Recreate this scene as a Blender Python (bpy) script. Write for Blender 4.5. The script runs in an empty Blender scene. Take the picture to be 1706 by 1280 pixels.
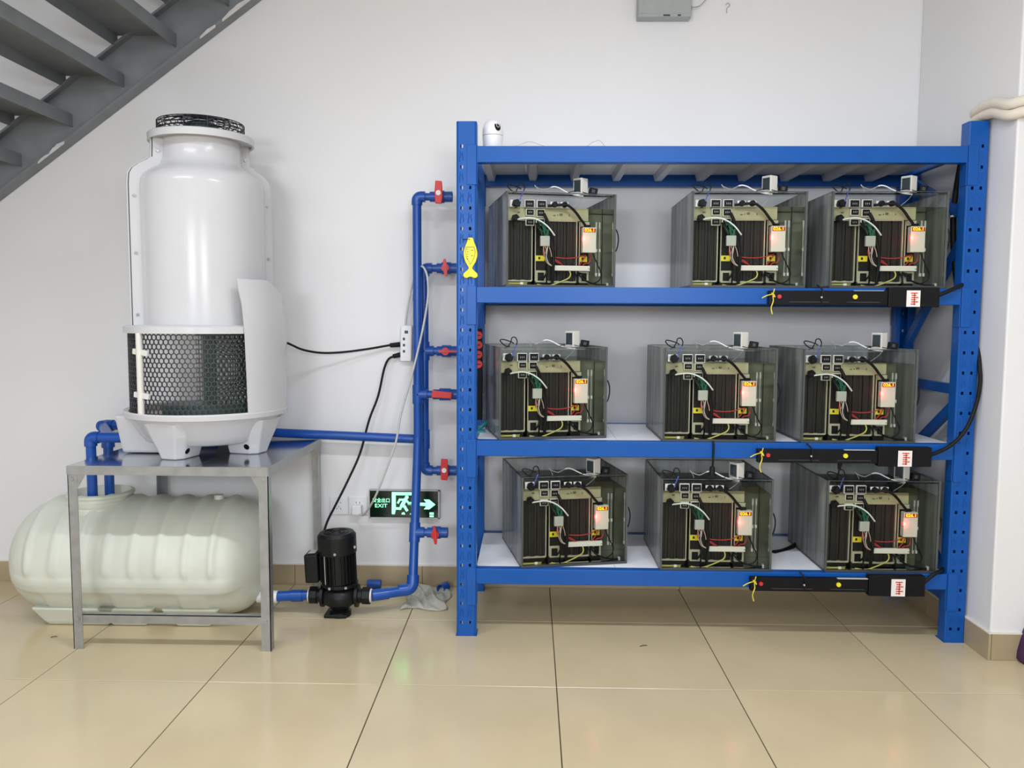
import bpy, math, random
from mathutils import Vector, Matrix
random.seed(7)
S = bpy.context.scene
COL = S.collection
PI = math.pi

# ------------------------------------------------------------------ camera
IMG_W, IMG_H = 1706, 1280
F_PX = 1343.12
PITCH, ROLL, YAW, CAM_Z = 0.0794, 0.0050, -0.0228, 1.2465
def cam_axes():
    cy, sy = math.cos(YAW), math.sin(YAW)
    fwd = Vector((sy*math.cos(PITCH), cy*math.cos(PITCH), -math.sin(PITCH)))
    right = Vector((cy, -sy, 0.0)); up = right.cross(fwd)
    r = right*math.cos(ROLL) + up*math.sin(ROLL)
    u = -right*math.sin(ROLL) + up*math.cos(ROLL)
    return r, u, fwd
CR, CU, CF = cam_axes()
cam_data = bpy.data.cameras.new('camera'); cam = bpy.data.objects.new('camera', cam_data)
COL.objects.link(cam)
cam_data.sensor_width = 36.0; cam_data.lens = F_PX/IMG_W*36.0; cam_data.clip_start = 0.05
cam.matrix_world = Matrix(((CR.x, CU.x, -CF.x, 0), (CR.y, CU.y, -CF.y, 0), (CR.z, CU.z, -CF.z, CAM_Z), (0, 0, 0, 1)))
S.camera = cam
def ray(x, y): return CF + CR*((x-IMG_W/2)/F_PX) - CU*((y-IMG_H/2)/F_PX)
def at_y(x, y, Y):
    d = ray(x, y); return Vector((0, 0, CAM_Z)) + d*(Y/d.y)
def at_x(x, y, X):
    d = ray(x, y); return Vector((0, 0, CAM_Z)) + d*(X/d.x)
def at_z(x, y, Z):
    d = ray(x, y); return Vector((0, 0, CAM_Z)) + d*((Z-CAM_Z)/d.z)

# ------------------------------------------------------------------ world, exposure
world = bpy.data.worlds.new('world'); S.world = world; world.use_nodes = True
world.node_tree.nodes['Background'].inputs[0].default_value = (0.9, 0.95, 1.0, 1)
world.node_tree.nodes['Background'].inputs[1].default_value = 0.02
S.view_settings.view_transform = 'Standard'; S.view_settings.look = 'None'
S.view_settings.gamma = 1.0; S.view_settings.use_curve_mapping = False
S.view_settings.exposure = 0.03
S.cycles.transparent_max_bounces = 32
S.cycles.max_bounces = 8; S.cycles.diffuse_bounces = 4; S.cycles.glossy_bounces = 4
S.cycles.sample_clamp_indirect = 4.0
LAMP_Z, LAMP_Y = 2.72, 1.55
def area_lamp(loc, sx, sy, power, color=(0.93, 0.985, 1.09)):
    d = bpy.data.lights.new('tube_or_fill_light', 'AREA'); d.shape = 'RECTANGLE'; d.size = sx; d.size_y = sy
    d.energy = power; d.color = color
    o = bpy.data.objects.new('tube_or_fill_light', d); o.location = loc; COL.objects.link(o); return o
LAMPS = [(-1.75, LAMP_Y, LAMP_Z, 22), (0.40, LAMP_Y, LAMP_Z, 35),
         (-1.4, -1.0, LAMP_Z, 7), (0.9, -1.0, LAMP_Z, 7)]  # this rear pair is unseen, added as fill from behind the viewer
for (lx, ly, lz, lp) in LAMPS: area_lamp((lx, ly, lz-0.006), 1.16, 0.07, lp)
FILL_PANELS = [(-1.3, -2.545, 1.75, 54), (1.0, -2.545, 1.75, 54)]      # unseen panels added behind the viewer as fill light
for (lx, ly, lz, lp) in FILL_PANELS:
    o = area_lamp((lx, ly+0.006, lz), 1.16, 0.56, lp); o.rotation_euler = (PI/2, 0, 0)

# ------------------------------------------------------------------ materials
def lin(c):
    c = c/255.0
    return c/12.92 if c <= 0.04045 else ((c+0.055)/1.055)**2.4
def rgb(r, g, b): return (lin(r), lin(g), lin(b), 1.0)
def mat(name, col, rough=0.5, metal=0.0, var=0.06, scale=30.0, bump=0.0, bscale=200.0, spec=0.5, coat=0.0, stretch=None, rand=0.0):
    m = bpy.data.materials.new(name); m.use_nodes = True
    nt = m.node_tree; b = nt.nodes['Principled BSDF']
    b.inputs['Roughness'].default_value = rough; b.inputs['Metallic'].default_value = metal
    b.inputs['Specular IOR Level'].default_value = spec; b.inputs['Coat Weight'].default_value = coat
    b.inputs['Base Color'].default_value = rgb(*col)
    tc = nt.nodes.new('ShaderNodeTexCoord'); src = tc.outputs['Object']
    if stretch:
        mp = nt.nodes.new('ShaderNodeMapping'); mp.inputs['Scale'].default_value = stretch
        nt.links.new(src, mp.inputs[0]); src = mp.outputs[0]
    if var > 0:
        n = nt.nodes.new('ShaderNodeTexNoise'); n.inputs['Scale'].default_value = scale; n.inputs['Detail'].default_value = 4
        nt.links.new(src, n.inputs['Vector'])
        mr = nt.nodes.new('ShaderNodeMapRange'); mr.inputs[1].default_value = 0.3; mr.inputs[2].default_value = 0.7
        mr.inputs[3].default_value = 1-var; mr.inputs[4].default_value = 1+var
        nt.links.new(n.outputs['Fac'], mr.inputs[0])
        last = mr.outputs[0]
        if rand > 0:
            oi = nt.nodes.new('ShaderNodeObjectInfo')
            m2 = nt.nodes.new('ShaderNodeMapRange'); m2.inputs[3].default_value = 1-rand; m2.inputs[4].default_value = 1+rand
            nt.links.new(oi.outputs['Random'], m2.inputs[0])
            mu = nt.nodes.new('ShaderNodeMath'); mu.operation = 'MULTIPLY'
            nt.links.new(last, mu.inputs[0]); nt.links.new(m2.outputs[0], mu.inputs[1]); last = mu.outputs[0]
        hv = nt.nodes.new('ShaderNodeHueSaturation'); hv.inputs['Color'].default_value = rgb(*col)
        nt.links.new(last, hv.inputs['Value']); nt.links.new(hv.outputs[0], b.inputs['Base Color'])
    if bump > 0:
        n2 = nt.nodes.new('ShaderNodeTexNoise'); n2.inputs['Scale'].default_value = bscale; n2.inputs['Detail'].default_value = 3
        nt.links.new(src, n2.inputs['Vector'])
        bp = nt.nodes.new('ShaderNodeBump'); bp.inputs['Strength'].default_value = bump; bp.inputs['Distance'].default_value = 0.002
        nt.links.new(n2.outputs['Fac'], bp.inputs['Height']); nt.links.new(bp.outputs[0], b.inputs['Normal'])
    return m
def emit(name, col, strength):
    m = bpy.data.materials.new(name); m.use_nodes = True; nt = m.node_tree
    b = nt.nodes['Principled BSDF']; b.inputs['Base Color'].default_value = rgb(*col)
    b.inputs['Emission Color'].default_value = rgb(*col); b.inputs['Emission Strength'].default_value = strength
    return m
def clear(name, tint, rough=0.02, cloud=0.0, cloudcol=(150, 155, 150), ior=1.3):
    m = bpy.data.materials.new(name); m.use_nodes = True; nt = m.node_tree
    for n in list(nt.nodes): nt.nodes.remove(n)
    out = nt.nodes.new('ShaderNodeOutputMaterial')
    tr = nt.nodes.new('ShaderNodeBsdfTransparent'); tr.inputs[0].default_value = rgb(*tint)
    gl = nt.nodes.new('ShaderNodeBsdfGlossy'); gl.inputs['Roughness'].default_value = rough
    fr = nt.nodes.new('ShaderNodeFresnel'); fr.inputs[0].default_value = ior
    cur = tr.outputs[0]
    if cloud > 0:
        d0 = nt.nodes.new('ShaderNodeBsdfDiffuse'); d0.inputs[0].default_value = rgb(*cloudcol)
        d1 = nt.nodes.new('ShaderNodeBsdfTranslucent'); d1.inputs[0].default_value = rgb(*cloudcol)
        df = nt.nodes.new('ShaderNodeMixShader'); df.inputs[0].default_value = 0.45
        nt.links.new(d0.outputs[0], df.inputs[1]); nt.links.new(d1.outputs[0], df.inputs[2])
        mc = nt.nodes.new('ShaderNodeMixShader')
        tc = nt.nodes.new('ShaderNodeTexCoord'); mp = nt.nodes.new('ShaderNodeMapping'); mp.inputs['Scale'].default_value = (14, 14, 1.2)
        nz = nt.nodes.new('ShaderNodeTexNoise'); nz.inputs['Scale'].default_value = 1.5
        mr = nt.nodes.new('ShaderNodeMapRange'); mr.inputs[1].default_value = 0.3; mr.inputs[2].default_value = 0.7
        mr.inputs[3].default_value = cloud*0.6; mr.inputs[4].default_value = cloud*1.4
        nt.links.new(tc.outputs['Object'], mp.inputs[0]); nt.links.new(mp.outputs[0], nz.inputs['Vector'])
        nt.links.new(nz.outputs['Fac'], mr.inputs[0]); nt.links.new(mr.outputs[0], mc.inputs[0])
        nt.links.new(tr.outputs[0], mc.inputs[1]); nt.links.new(df.outputs[0], mc.inputs[2]); cur = mc.outputs[0]
    mx = nt.nodes.new('ShaderNodeMixShader')
    nt.links.new(fr.outputs[0], mx.inputs[0]); nt.links.new(cur, mx.inputs[1]); nt.links.new(gl.outputs[0], mx.inputs[2])
    nt.links.new(mx.outputs[0], out.inputs[0])
    return m

M = {}
M['wall'] = mat('wall_paint', (232, 231, 230), 0.55, var=0.012, scale=2.5, bump=0.12, bscale=60)
M['ceiling'] = mat('ceiling_paint', (232, 231, 229), 0.8, var=0.02, scale=3)
M['tile'] = mat('polished_floor_tile', (206, 189, 153), 0.16, var=0.05, scale=3.0, spec=0.45, rand=0.03)
M['grout'] = mat('floor_grout', (70, 60, 44), 0.8, var=0.15, scale=40)
M['skirt'] = mat('skirting_tile', (172, 155, 124), 0.3, var=0.05, scale=8, rand=0.03)
M['caulk'] = mat('white_caulk', (226, 220, 206), 0.7, var=0.08, scale=30)
M['blue'] = mat('blue_powder_coat', (15, 83, 162), 0.32, var=0.04, scale=14, bump=0.1, bscale=90, spec=0.3)
M['shelf'] = mat('white_shelf_enamel', (245, 246, 250), 0.35, var=0.02, scale=6)
M['rib'] = mat('shelf_rib_enamel', (206, 210, 222), 0.4, var=0.03, scale=10)
M['pipe'] = mat('blue_pvc', (20, 76, 160), 0.3, var=0.05, scale=20)
M['red'] = mat('red_plastic', (205, 42, 44), 0.4, var=0.06)
M['white'] = mat('white_plastic', (232, 232, 232), 0.35, var=0.02)
M['cream'] = mat('cream_tape', (226, 216, 200), 0.65, var=0.06, scale=25, bump=0.2, bscale=60)
M['black'] = mat('black_plastic', (14, 14, 17), 0.5, var=0.12, spec=0.2)
M['rubber'] = mat('black_rubber', (18, 18, 20), 0.55, var=0.1, spec=0.25)
M['gcable'] = mat('grey_cable_sheath', (196, 198, 196), 0.5, var=0.05)
M['frp'] = mat('white_gelcoat', (206, 205, 205), 0.2, var=0.015, scale=4, spec=0.28)
M['net'] = mat('black_plastic_net', (58, 58, 60), 0.5, var=0.1)
M['greennet'] = mat('dark_green_plastic', (44, 66, 60), 0.5, var=0.15)
M['fill'] = mat('dark_tower_packing', (46, 46, 48), 0.7, var=0.25, scale=60)
M['motor'] = mat('green_motor_paint', (30, 58, 56), 0.4, var=0.1)
M['wire'] = mat('dark_guard_wire', (40, 40, 46), 0.4, metal=0.5)
M['steel'] = mat('galvanised_steel', (168, 170, 171), 0.34, metal=0.65, var=0.12, scale=22, stretch=(1, 1, 1))
M['sheet'] = mat('bright_steel_sheet', (196, 200, 206), 0.13, metal=1.0, var=0.06, scale=6)
M['blob'] = mat('translucent_polyethylene', (214, 217, 203), 0.42, var=0.05, scale=7, spec=0.4)
M['blob'].node_tree.nodes['Principled BSDF'].inputs['Subsurface Weight'].default_value = 0.25
M['blob'].node_tree.nodes['Principled BSDF'].inputs['Subsurface Radius'].default_value = (0.03, 0.03, 0.024)
M['stair'] = mat('dark_grey_steel_paint', (128, 132, 135), 0.5, var=0.1, scale=9, bump=0.08, bscale=50)
M['pump'] = mat('black_cast_iron', (16, 17, 18), 0.42, spec=0.3, var=0.15, bump=0.15, bscale=160)
M['rag'] = mat('grey_rag', (182, 178, 166), 0.9, var=0.16, scale=40, bump=0.4, bscale=200)
M['grey'] = mat('grey_metal_paint', (166, 170, 168), 0.5, var=0.04)
M['yellow'] = mat('yellow_plastic', (240, 222, 40), 0.45, var=0.03)
M['ytape'] = mat('yellow_tie', (225, 205, 70), 0.5, var=0.1)
M['teal'] = mat('teal_hose', (42, 138, 150), 0.4, var=0.08)
M['signface'] = mat('dark_green_sign_face', (8, 30, 18), 0.2, var=0.1)
M['signlit'] = emit('lit_green_legend', (140, 255, 185), 1.7)
M['sticker'] = mat('white_sticker', (238, 232, 226), 0.5, var=0.02)
M['redprint'] = mat('red_print', (214, 78, 58), 0.5, var=0.05)
M['finmetal'] = mat('dark_heatsink', (40, 37, 36), 0.55, metal=0.0, var=0.25, scale=50, stretch=(1, 1, 0.08), spec=0.25)
M['heat'] = mat('dark_heatsink_core', (30, 28, 28), 0.6, var=0.15, spec=0.2)
M['frame'] = mat('pale_olive_plate', (176, 171, 138), 0.5, var=0.1, scale=20)
M['pale'] = mat('pale_metal_lip', (186, 181, 160), 0.45, var=0.08)
M['olive'] = mat('stained_olive_plate', (98, 100, 82), 0.45, var=0.35, scale=14)
M['dgrey'] = mat('dark_grey_plastic', (60, 64, 66), 0.45, var=0.1)
M['screen'] = mat('dark_screen', (54, 62, 64), 0.12, var=0.05)
M['lgrey'] = mat('light_grey_plastic', (188, 188, 184), 0.4, var=0.04)
M['beige'] = mat('off_white_plastic', (224, 220, 212), 0.4, var=0.02)
M['gwire'] = mat('green_wire', (38, 108, 84), 0.45, var=0.1)
M['rwire'] = mat('red_wire', (196, 50, 54), 0.45, var=0.08)
M['pwire'] = mat('pink_wire', (222, 176, 168), 0.5, var=0.06)
M['ywire'] = mat('yellow_green_wire', (206, 200, 110), 0.5, var=0.08)
M['bwire'] = mat('blue_wire', (84, 96, 190), 0.5, var=0.08)
M['wwire'] = mat('white_wire', (230, 232, 230), 0.45, var=0.03)
M['ledred'] = mat('red_display_window', (176, 40, 16), 0.3, var=0.05)
M['leddig'] = emit('amber_digits', (255, 190, 30), 3.0)
M['glowred'] = emit('red_indicator', (255, 60, 60), 1.2)
M['glass'] = clear('clear_acrylic', (253, 254, 253), 0.03, ior=1.12)
M['glassside'] = clear('clouded_acrylic', (246, 248, 246), 0.1, cloud=0.45, cloudcol=(226, 230, 228), ior=1.15)
M['edge'] = clear('acrylic_edge', (150, 158, 154), 0.1, cloud=0.45, cloudcol=(150, 156, 152))
M['fluid'] = clear('coolant', (243, 244, 238), 0.02, ior=1.06)
M['pumplabel'] = mat('silver_strip', (180, 180, 180), 0.3, metal=0.6, var=0.05)
M['purple'] = mat('purple_cloth', (66, 34, 74), 0.8, var=0.15, scale=25, bump=0.4, bscale=40)
M['brown'] = mat('brown_scrap', (84, 66, 44), 0.8, var=0.2)
M['plaster'] = mat('white_plaster', (214, 210, 208), 0.8, var=0.08)

# ------------------------------------------------------------------ helpers
def worldloc(o):
    v = Vector((0, 0, 0))
    while o is not None: v = v + o.location; o = o.parent
    return v
class MB:
    def __init__(s): s.v = []; s.f = []
    def add(s, vs, fs):
        n = len(s.v); s.v += [tuple(v) for v in vs]; s.f += [tuple(i+n for i in f) for f in fs]; return s
    def box(s, x0, x1, y0, y1, z0, z1):
        vs = [(x0,y0,z0),(x1,y0,z0),(x1,y1,z0),(x0,y1,z0),(x0,y0,z1),(x1,y0,z1),(x1,y1,z1),(x0,y1,z1)]
        return s.add(vs, [(0,3,2,1),(4,5,6,7),(0,1,5,4),(1,2,6,5),(2,3,7,6),(3,0,4,7)])
    def obox(s, c, sx, sy, sz, rot=None):
        R = rot or Matrix.Identity(3); c = Vector(c)
        vs = [c + R @ Vector((a*sx/2, b*sy/2, d*sz/2)) for d in (-1, 1) for (a, b) in ((-1,-1),(1,-1),(1,1),(-1,1))]
        return s.add(vs, [(0,3,2,1),(4,5,6,7),(0,1,5,4),(1,2,6,5),(2,3,7,6),(3,0,4,7)])
    def bar(s, p0, p1, w, h, up=(0, 0, 1)):
        p0, p1 = Vector(p0), Vector(p1); d = (p1-p0).normalized(); a = d.cross(Vector(up))
        if a.length < 1e-5: a = d.cross(Vector((0, 1, 0)))
        a.normalize(); b = a.cross(d)
        vs = []
        for p in (p0, p1):
            for (i, j) in ((-1,-1),(1,-1),(1,1),(-1,1)): vs.append(p + a*(i*w/2) + b*(j*h/2))
        return s.add(vs, [(0,3,2,1),(4,5,6,7),(0,1,5,4),(1,2,6,5),(2,3,7,6),(3,0,4,7)])
    def cyl(s, p0, p1, r0, r1=None, n=20, caps=True):
        r1 = r0 if r1 is None else r1
        p0, p1 = Vector(p0), Vector(p1); d = (p1-p0).normalized()
        a = d.orthogonal().normalized(); b = d.cross(a)
        vs = []
        for p, r in ((p0, r0), (p1, r1)):
            for k in range(n):
                t = 2*PI*k/n; vs.append(p + a*(r*math.cos(t)) + b*(r*math.sin(t)))
        fs = [(k, (k+1) % n, n+(k+1) % n, n+k) for k in range(n)]
        if caps: fs += [tuple(range(n-1, -1, -1)), tuple(range(n, 2*n))]
        return s.add(vs, fs)
    def tube(s, pts, r, n=8, smooth=True, seg=6, closed=False):
        P = [Vector(p) for p in pts]
        if smooth and len(P) > 2:
            Q = []; L = len(P)
            rng = L if closed else L-1
            for i in range(rng):
                if closed: a, b, c, d = P[(i-1) % L], P[i], P[(i+1) % L], P[(i+2) % L]
                else: a, b, c, d = P[max(i-1, 0)], P[i], P[i+1], P[min(i+2, L-1)]
                for k in range(seg):
                    t = k/seg
                    Q.append(0.5*((2*b) + (c-a)*t + (2*a-5*b+4*c-d)*t*t + (3*b-a-3*c+d)*t**3))
            if not closed: Q.append(P[-1])
            P = Q
        N = len(P); vs = []
        prev = None
        for i in range(N):
            if closed: d = P[(i+1) % N]-P[(i-1) % N]
            else: d = P[min(i+1, N-1)]-P[max(i-1, 0)]
            if d.length < 1e-9: d = Vector((0, 0, 1))
            d.normalize()
            a = d.orthogonal() if prev is None else prev - d*prev.dot(d)
            if a.length < 1e-6: a = d.orthogonal()
            a.normalize(); prev = a; b = d.cross(a)
            for k in range(n):
                t = 2*PI*k/n; vs.append(P[i] + a*(r*math.cos(t)) + b*(r*math.sin(t)))
        fs = []
        for i in range(N if closed else N-1):
            j = (i+1) % N
            for k in range(n): fs.append((i*n+k, i*n+(k+1) % n, j*n+(k+1) % n, j*n+k))
        if not closed: fs += [tuple(range(n-1, -1, -1)), tuple(range((N-1)*n, N*n))]
        return s.add(vs, fs)
    def lathe(s, c, prof, n=48, a0=0.0, a1=2*PI):
        full = abs(a1-a0-2*PI) < 1e-6; m = n if full else n+1
        vs = []
        for (r, z) in prof:
            for k in range(m):
                t = a0+(a1-a0)*k/n; vs.append((c[0]+r*math.cos(t), c[1]+r*math.sin(t), c[2]+z))
        fs = []
        for i in range(len(prof)-1):
            for k in range(n):
                k2 = (k+1) % m; fs.append((i*m+k, i*m+k2, (i+1)*m+k2, (i+1)*m+k))
        return s.add(vs, fs)
    def prism(s, poly, axis, t0, t1):
        # poly: list of 2D points; axis 'x','y','z'; extruded t0..t1
        def mk(p, t):
            if axis == 'y': return (p[0], t, p[1])
            if axis == 'x': return (t, p[0], p[1])
            return (p[0], p[1], t)
        n = len(poly); vs = [mk(p, t0) for p in poly]+[mk(p, t1) for p in poly]
        fs = [tuple(range(n)), tuple(range(2*n-1, n-1, -1))]+[(k, n+k, n+(k+1) % n, (k+1) % n) for k in range(n)]
        return s.add(vs, fs)
    def build(s, name, m, parent=None, bevel=0.0, smooth=None, loc=None, fix=True):
        off = worldloc(parent) if parent is not None else Vector((0, 0, 0))
        if loc is not None: off = off*0+Vector(loc)
        me = bpy.data.meshes.new(name)
        me.from_pydata([tuple(Vector(v)-off) for v in s.v], [], s.f)
        if fix:
            import bmesh
            bm = bmesh.new(); bm.from_mesh(me); bmesh.ops.recalc_face_normals(bm, faces=bm.faces[:]); bm.to_mesh(me); bm.free()
        me.materials.append(M[m] if isinstance(m, str) else m)
        if smooth:
            for p in me.polygons: p.use_smooth = True
            me.set_sharp_from_angle(angle=math.radians(smooth))
        me.update()
        o = bpy.data.objects.new(name, me); COL.objects.link(o)
        if parent is not None: o.parent = parent
        elif loc is not None: o.location = loc
        if bevel > 0:
            b = o.modifiers.new('bevel', 'BEVEL'); b.width = bevel; b.segments = 2; b.limit_method = 'ANGLE'; b.harden_normals = False
        return o
def tag(o, label, cat, group=None, kind=None):
    if label: o['label'] = label
    if cat: o['category'] = cat
    if group: o['group'] = group
    if kind: o['kind'] = kind
    return o
def empty(name, loc, label, cat, group=None):
    o = bpy.data.objects.new(name, None); COL.objects.link(o); o.location = loc; o.empty_display_size = 0.05
    return tag(o, label, cat, group)
def struct(o): o['kind'] = 'structure'; return o
def copy_tree(o, parent=None):
    c = o.copy(); COL.objects.link(c); c.parent = parent
    for ch in list(o.children): copy_tree(ch, c)
    return c
def text_mb(body, size, plane_y, x, z, depth=0.0006, align='CENTER', sx=1.0):
    cu = bpy.data.curves.new('lettering', 'FONT'); cu.body = body; cu.size = size; cu.align_x = align; cu.align_y = 'CENTER'
    cu.extrude = depth; cu.resolution_u = 3
    o = bpy.data.objects.new('lettering', cu); COL.objects.link(o)
    dg = bpy.context.evaluated_depsgraph_get(); me = o.evaluated_get(dg).to_mesh()
    mb = MB()
    mb.add([(x+v.co.x*sx, plane_y-v.co.z, z+v.co.y) for v in me.vertices], [tuple(p.vertices) for p in me.polygons])
    o.evaluated_get(dg).to_mesh_clear(); bpy.data.objects.remove(o); bpy.data.curves.remove(cu)
    return mb

# ------------------------------------------------------------------ room shell
YW = 3.69; CEIL = 3.12; XL, XR, YF = -3.6, 3.6, -2.6; XP, YP = 1.707, 2.94
GX, GY = -0.5036, 2.6563
floor = struct(MB().box(XL-0.1, XR+0.1, YF-0.1, YW+0.1, -0.12, -0.0035).build('floor', 'grout'))
tile_mesh = None
def make_tile(x0, x1, y0, y1):
    global tile_mesh
    full = abs(x1-x0-0.6) < 1e-6 and abs(y1-y0-0.6) < 1e-6
    g = 0.0017
    if full and tile_mesh is not None:
        o = bpy.data.objects.new('floor_tile', tile_mesh); COL.objects.link(o); o.parent = floor
    else:
        cx, cy = (x0+x1)/2, (y0+y1)/2; b = 0.0012
        mb = MB()
        hx, hy = (x1-x0)/2-g, (y1-y0)/2-g
        vs = [(-hx,-hy,-.0035),(hx,-hy,-.0035),(hx,hy,-.0035),(-hx,hy,-.0035),(-hx,-hy,-b),(hx,-hy,-b),(hx,hy,-b),(-hx,hy,-b),
              (-hx+b,-hy+b,0),(hx-b,-hy+b,0),(hx-b,hy-b,0),(-hx+b,hy-b,0)]
        mb.add(vs, [(0,1,5,4),(1,2,6,5),(2,3,7,6),(3,0,4,7),(4,5,9,8),(5,6,10,9),(6,7,11,10),(7,4,8,11),(8,9,10,11)])
        o = mb.build('floor_tile', 'tile', None); o.parent = floor
        if full: tile_mesh = o.data
    o.location = ((x0+x1)/2, (y0+y1)/2, 0)
nx0 = int(math.floor((XL-GX)/0.6)); nx1 = int(math.ceil((XR-GX)/0.6))
for i in range(nx0, nx1):
    for j in range(-9, 2):
        x0, x1 = max(XL, GX+0.6*i), min(XR, GX+0.6*(i+1)); y0, y1 = max(YF, GY+0.6*j), min(YW, GY+0.6*(j+1))
        if y1-y0 < 0.02 or x1-x0 < 0.02: continue
        make_tile(x0, x1, y0, y1)
struct(MB().box(XL-0.1, XR+0.1, YW, YW+0.12, -0.02, CEIL+0.05).build('wall_back', 'wall'))
struct(MB().box(XL-0.12, XL, YF-0.1, YW, -0.02, CEIL+0.05).build('wall_left', 'wall'))
struct(MB().box(XR, XR+0.12, YF-0.1, YP, -0.02, CEIL+0.05).build('wall_side', 'wall'))
struct(MB().box(XP, XR+0.12, YP, YW, -0.02, CEIL+0.05).build('wall_right', 'wall', bevel=0.006))
struct(MB().box(XL-0.1, XR+0.1, YF-0.12, YF, -0.02, CEIL+0.05).build('wall_front', 'wall'))
struct(MB().box(XL-0.1, XR+0.1, YF-0.1, YW+0.1, CEIL, CEIL+0.1).build('ceiling', 'ceiling'))
# skirting: a caulk strip with tile pieces below it
bb = struct(MB().box(XL, XP, YW-0.011, YW, 0.0955, 0.1).build('baseboard_back', 'caulk'))
JX = at_y(704, 950, YW).x
k0 = int(math.floor((XL-JX)/0.6))
for k in range(k0, 8):
    x0, x1 = max(XL, JX+0.6*k), min(XP, JX+0.6*(k+1))
    if x1-x0 < 0.03: continue
    MB().box(x0+0.001, x1-0.001, YW-0.01, YW, 0.0005, 0.0955).build('tile', 'skirt', bb, bevel=0.001)
br = struct(MB().box(XP-0.011, XP, YP-0.011, YW-0.011, 0.0995, 0.104).box(XP, XR, YP-0.011, YP, 0.0995, 0.104).build('baseboard_right', 'caulk'))
MB().box(XP-0.01, XP, YP-0.01, 3.38, 0.0005, 0.0995).build('tile', 'skirt', br, bevel=0.001)
MB().box(XP-0.01, XP, 3.382, YW-0.012, 0.0005, 0.0995).build('tile', 'skirt', br, bevel=0.001)
for k in range(4):
    x0, x1 = XP+0.002+0.6*k, min(XR, XP+0.6*(k+1))
    if x1 > x0: MB().box(x0, x1, YP-0.01, YP, 0.0005, 0.0995).build('tile', 'skirt', br, bevel=0.001)

# ceiling tube fixtures (out of frame, front pair key, rear pair added fill)
for i, (lx, ly, lz, lp) in enumerate(LAMPS):
    where = ['in front of the water tank side', 'in front of the rack side', 'added as fill behind the viewer, left side', 'added as fill behind the viewer, right side'][i]
    t = empty('tube_or_fill_lamp', (lx, ly, lz), 'white hanging tube lamp '+where, 'lamp')
    MB().box(lx-0.6, lx+0.6, ly-0.05, ly+0.05, lz, lz+0.045).build('housing', 'white', t, bevel=0.006)
    MB().cyl((lx-0.45, ly, lz+0.045), (lx-0.45, ly, CEIL), 0.004, n=8).build('hanger', 'steel', t)
    MB().cyl((lx+0.45, ly, lz+0.045), (lx+0.45, ly, CEIL), 0.004, n=8).build('hanger', 'steel', t)

for (lx, ly, lz, lp), side in zip(FILL_PANELS, ('left', 'right')):
    t = empty('fill_panel', (lx, ly, lz), 'white fill-light panel added to the %s half of the wall behind the viewer' % side, 'lamp')
    MB().box(lx-0.6, lx+0.6, ly-0.053, ly, lz-0.3, lz+0.3).build('housing', 'white', t, bevel=0.006)

# ------------------------------------------------------------------ staircase
YS = 3.62
pa, pb = at_y(0, 320, YS), at_y(415, 0, YS)            # lower edge of the wall stringer
sl = (pb.z-pa.z)/(pb.x-pa.x); ang = math.atan(sl)
st = empty('metal_staircase', (pa.x, YS, pa.z), 'dark grey steel staircase with open treads climbing along the back wall', 'stairs')
def zl(x): return pa.z+(x-pa.x)*sl
hv = 0.21/math.cos(ang)
xa, xb = -3.55, -0.65
def stringer(y0, y1, face_y, fl):
    mb = MB().prism([(xa, zl(xa)), (xb, zl(xb)), (xb, zl(xb)+hv), (xa, zl(xa)+hv)], 'y', min(y0, y1), max(y0, y1))
    t = 0.012
    mb.prism([(xa, zl(xa)), (xb, zl(xb)), (xb, zl(xb)+t), (xa, zl(xa)+t)], 'y', min(face_y, fl), max(face_y, fl))
    mb.prism([(xa, zl(xa)+hv-t), (xb, zl(xb)+hv-t), (xb, zl(xb)+hv), (xa, zl(xa)+hv)], 'y', min(face_y, fl), max(face_y, fl))
    return mb
stringer(3.655, 3.685, 3.62, 3.655).build('stringer', 'stair', st)
stringer(2.46, 2.49, 2.49, 2.52).build('stringer', 'stair', st)
pt = at_y(201, 142, YS)                                # bottom of one tread's back lip at the stringer
RUN = 0.24; RISE = RUN*sl
for k in range(-6, 3):
    bx, bz = pt.x+RUN*k, pt.z+RISE*k
    if bx-0.27 < xa+0.05 or bz > CEIL-0.18: continue
    y0, y1 = 2.491, 3.654
    tr = MB().box(bx-0.27, bx, y0, y1, bz+0.05, bz+0.056).build('tread', 'stair', st)
    MB().box(bx-0.006, bx, y0, y1, bz, bz+0.05).build('nosing', 'stair', tr)
    MB().box(bx-0.27, bx-0.264, y0, y1, bz, bz+0.05).build('nosing', 'stair', tr)
for (x, y, L, w) in ((398, 14, 0.13, 0.02), (350, 50, 0.07, 0.012), (100, 244, 0.07, 0.016), (78, 262, 0.05, 0.008)):
    p = at_y(x, y, 3.645); mb = MB(); n = 9
    up = [(p.x+L*(i/(n-1)-0.5), zl(p.x+L*(i/(n-1)-0.5))+w*(0.35+0.65*math.sin(PI*i/(n-1)))*(0.8+0.3*random.random())) for i in range(n)]
    lo = [(x_, zl(x_)-0.006) for (x_, _) in reversed(up)]
    mb.prism(up+lo, 'y', 3.6175, 3.6195).build('paint_chip', 'plaster', st)

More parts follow.
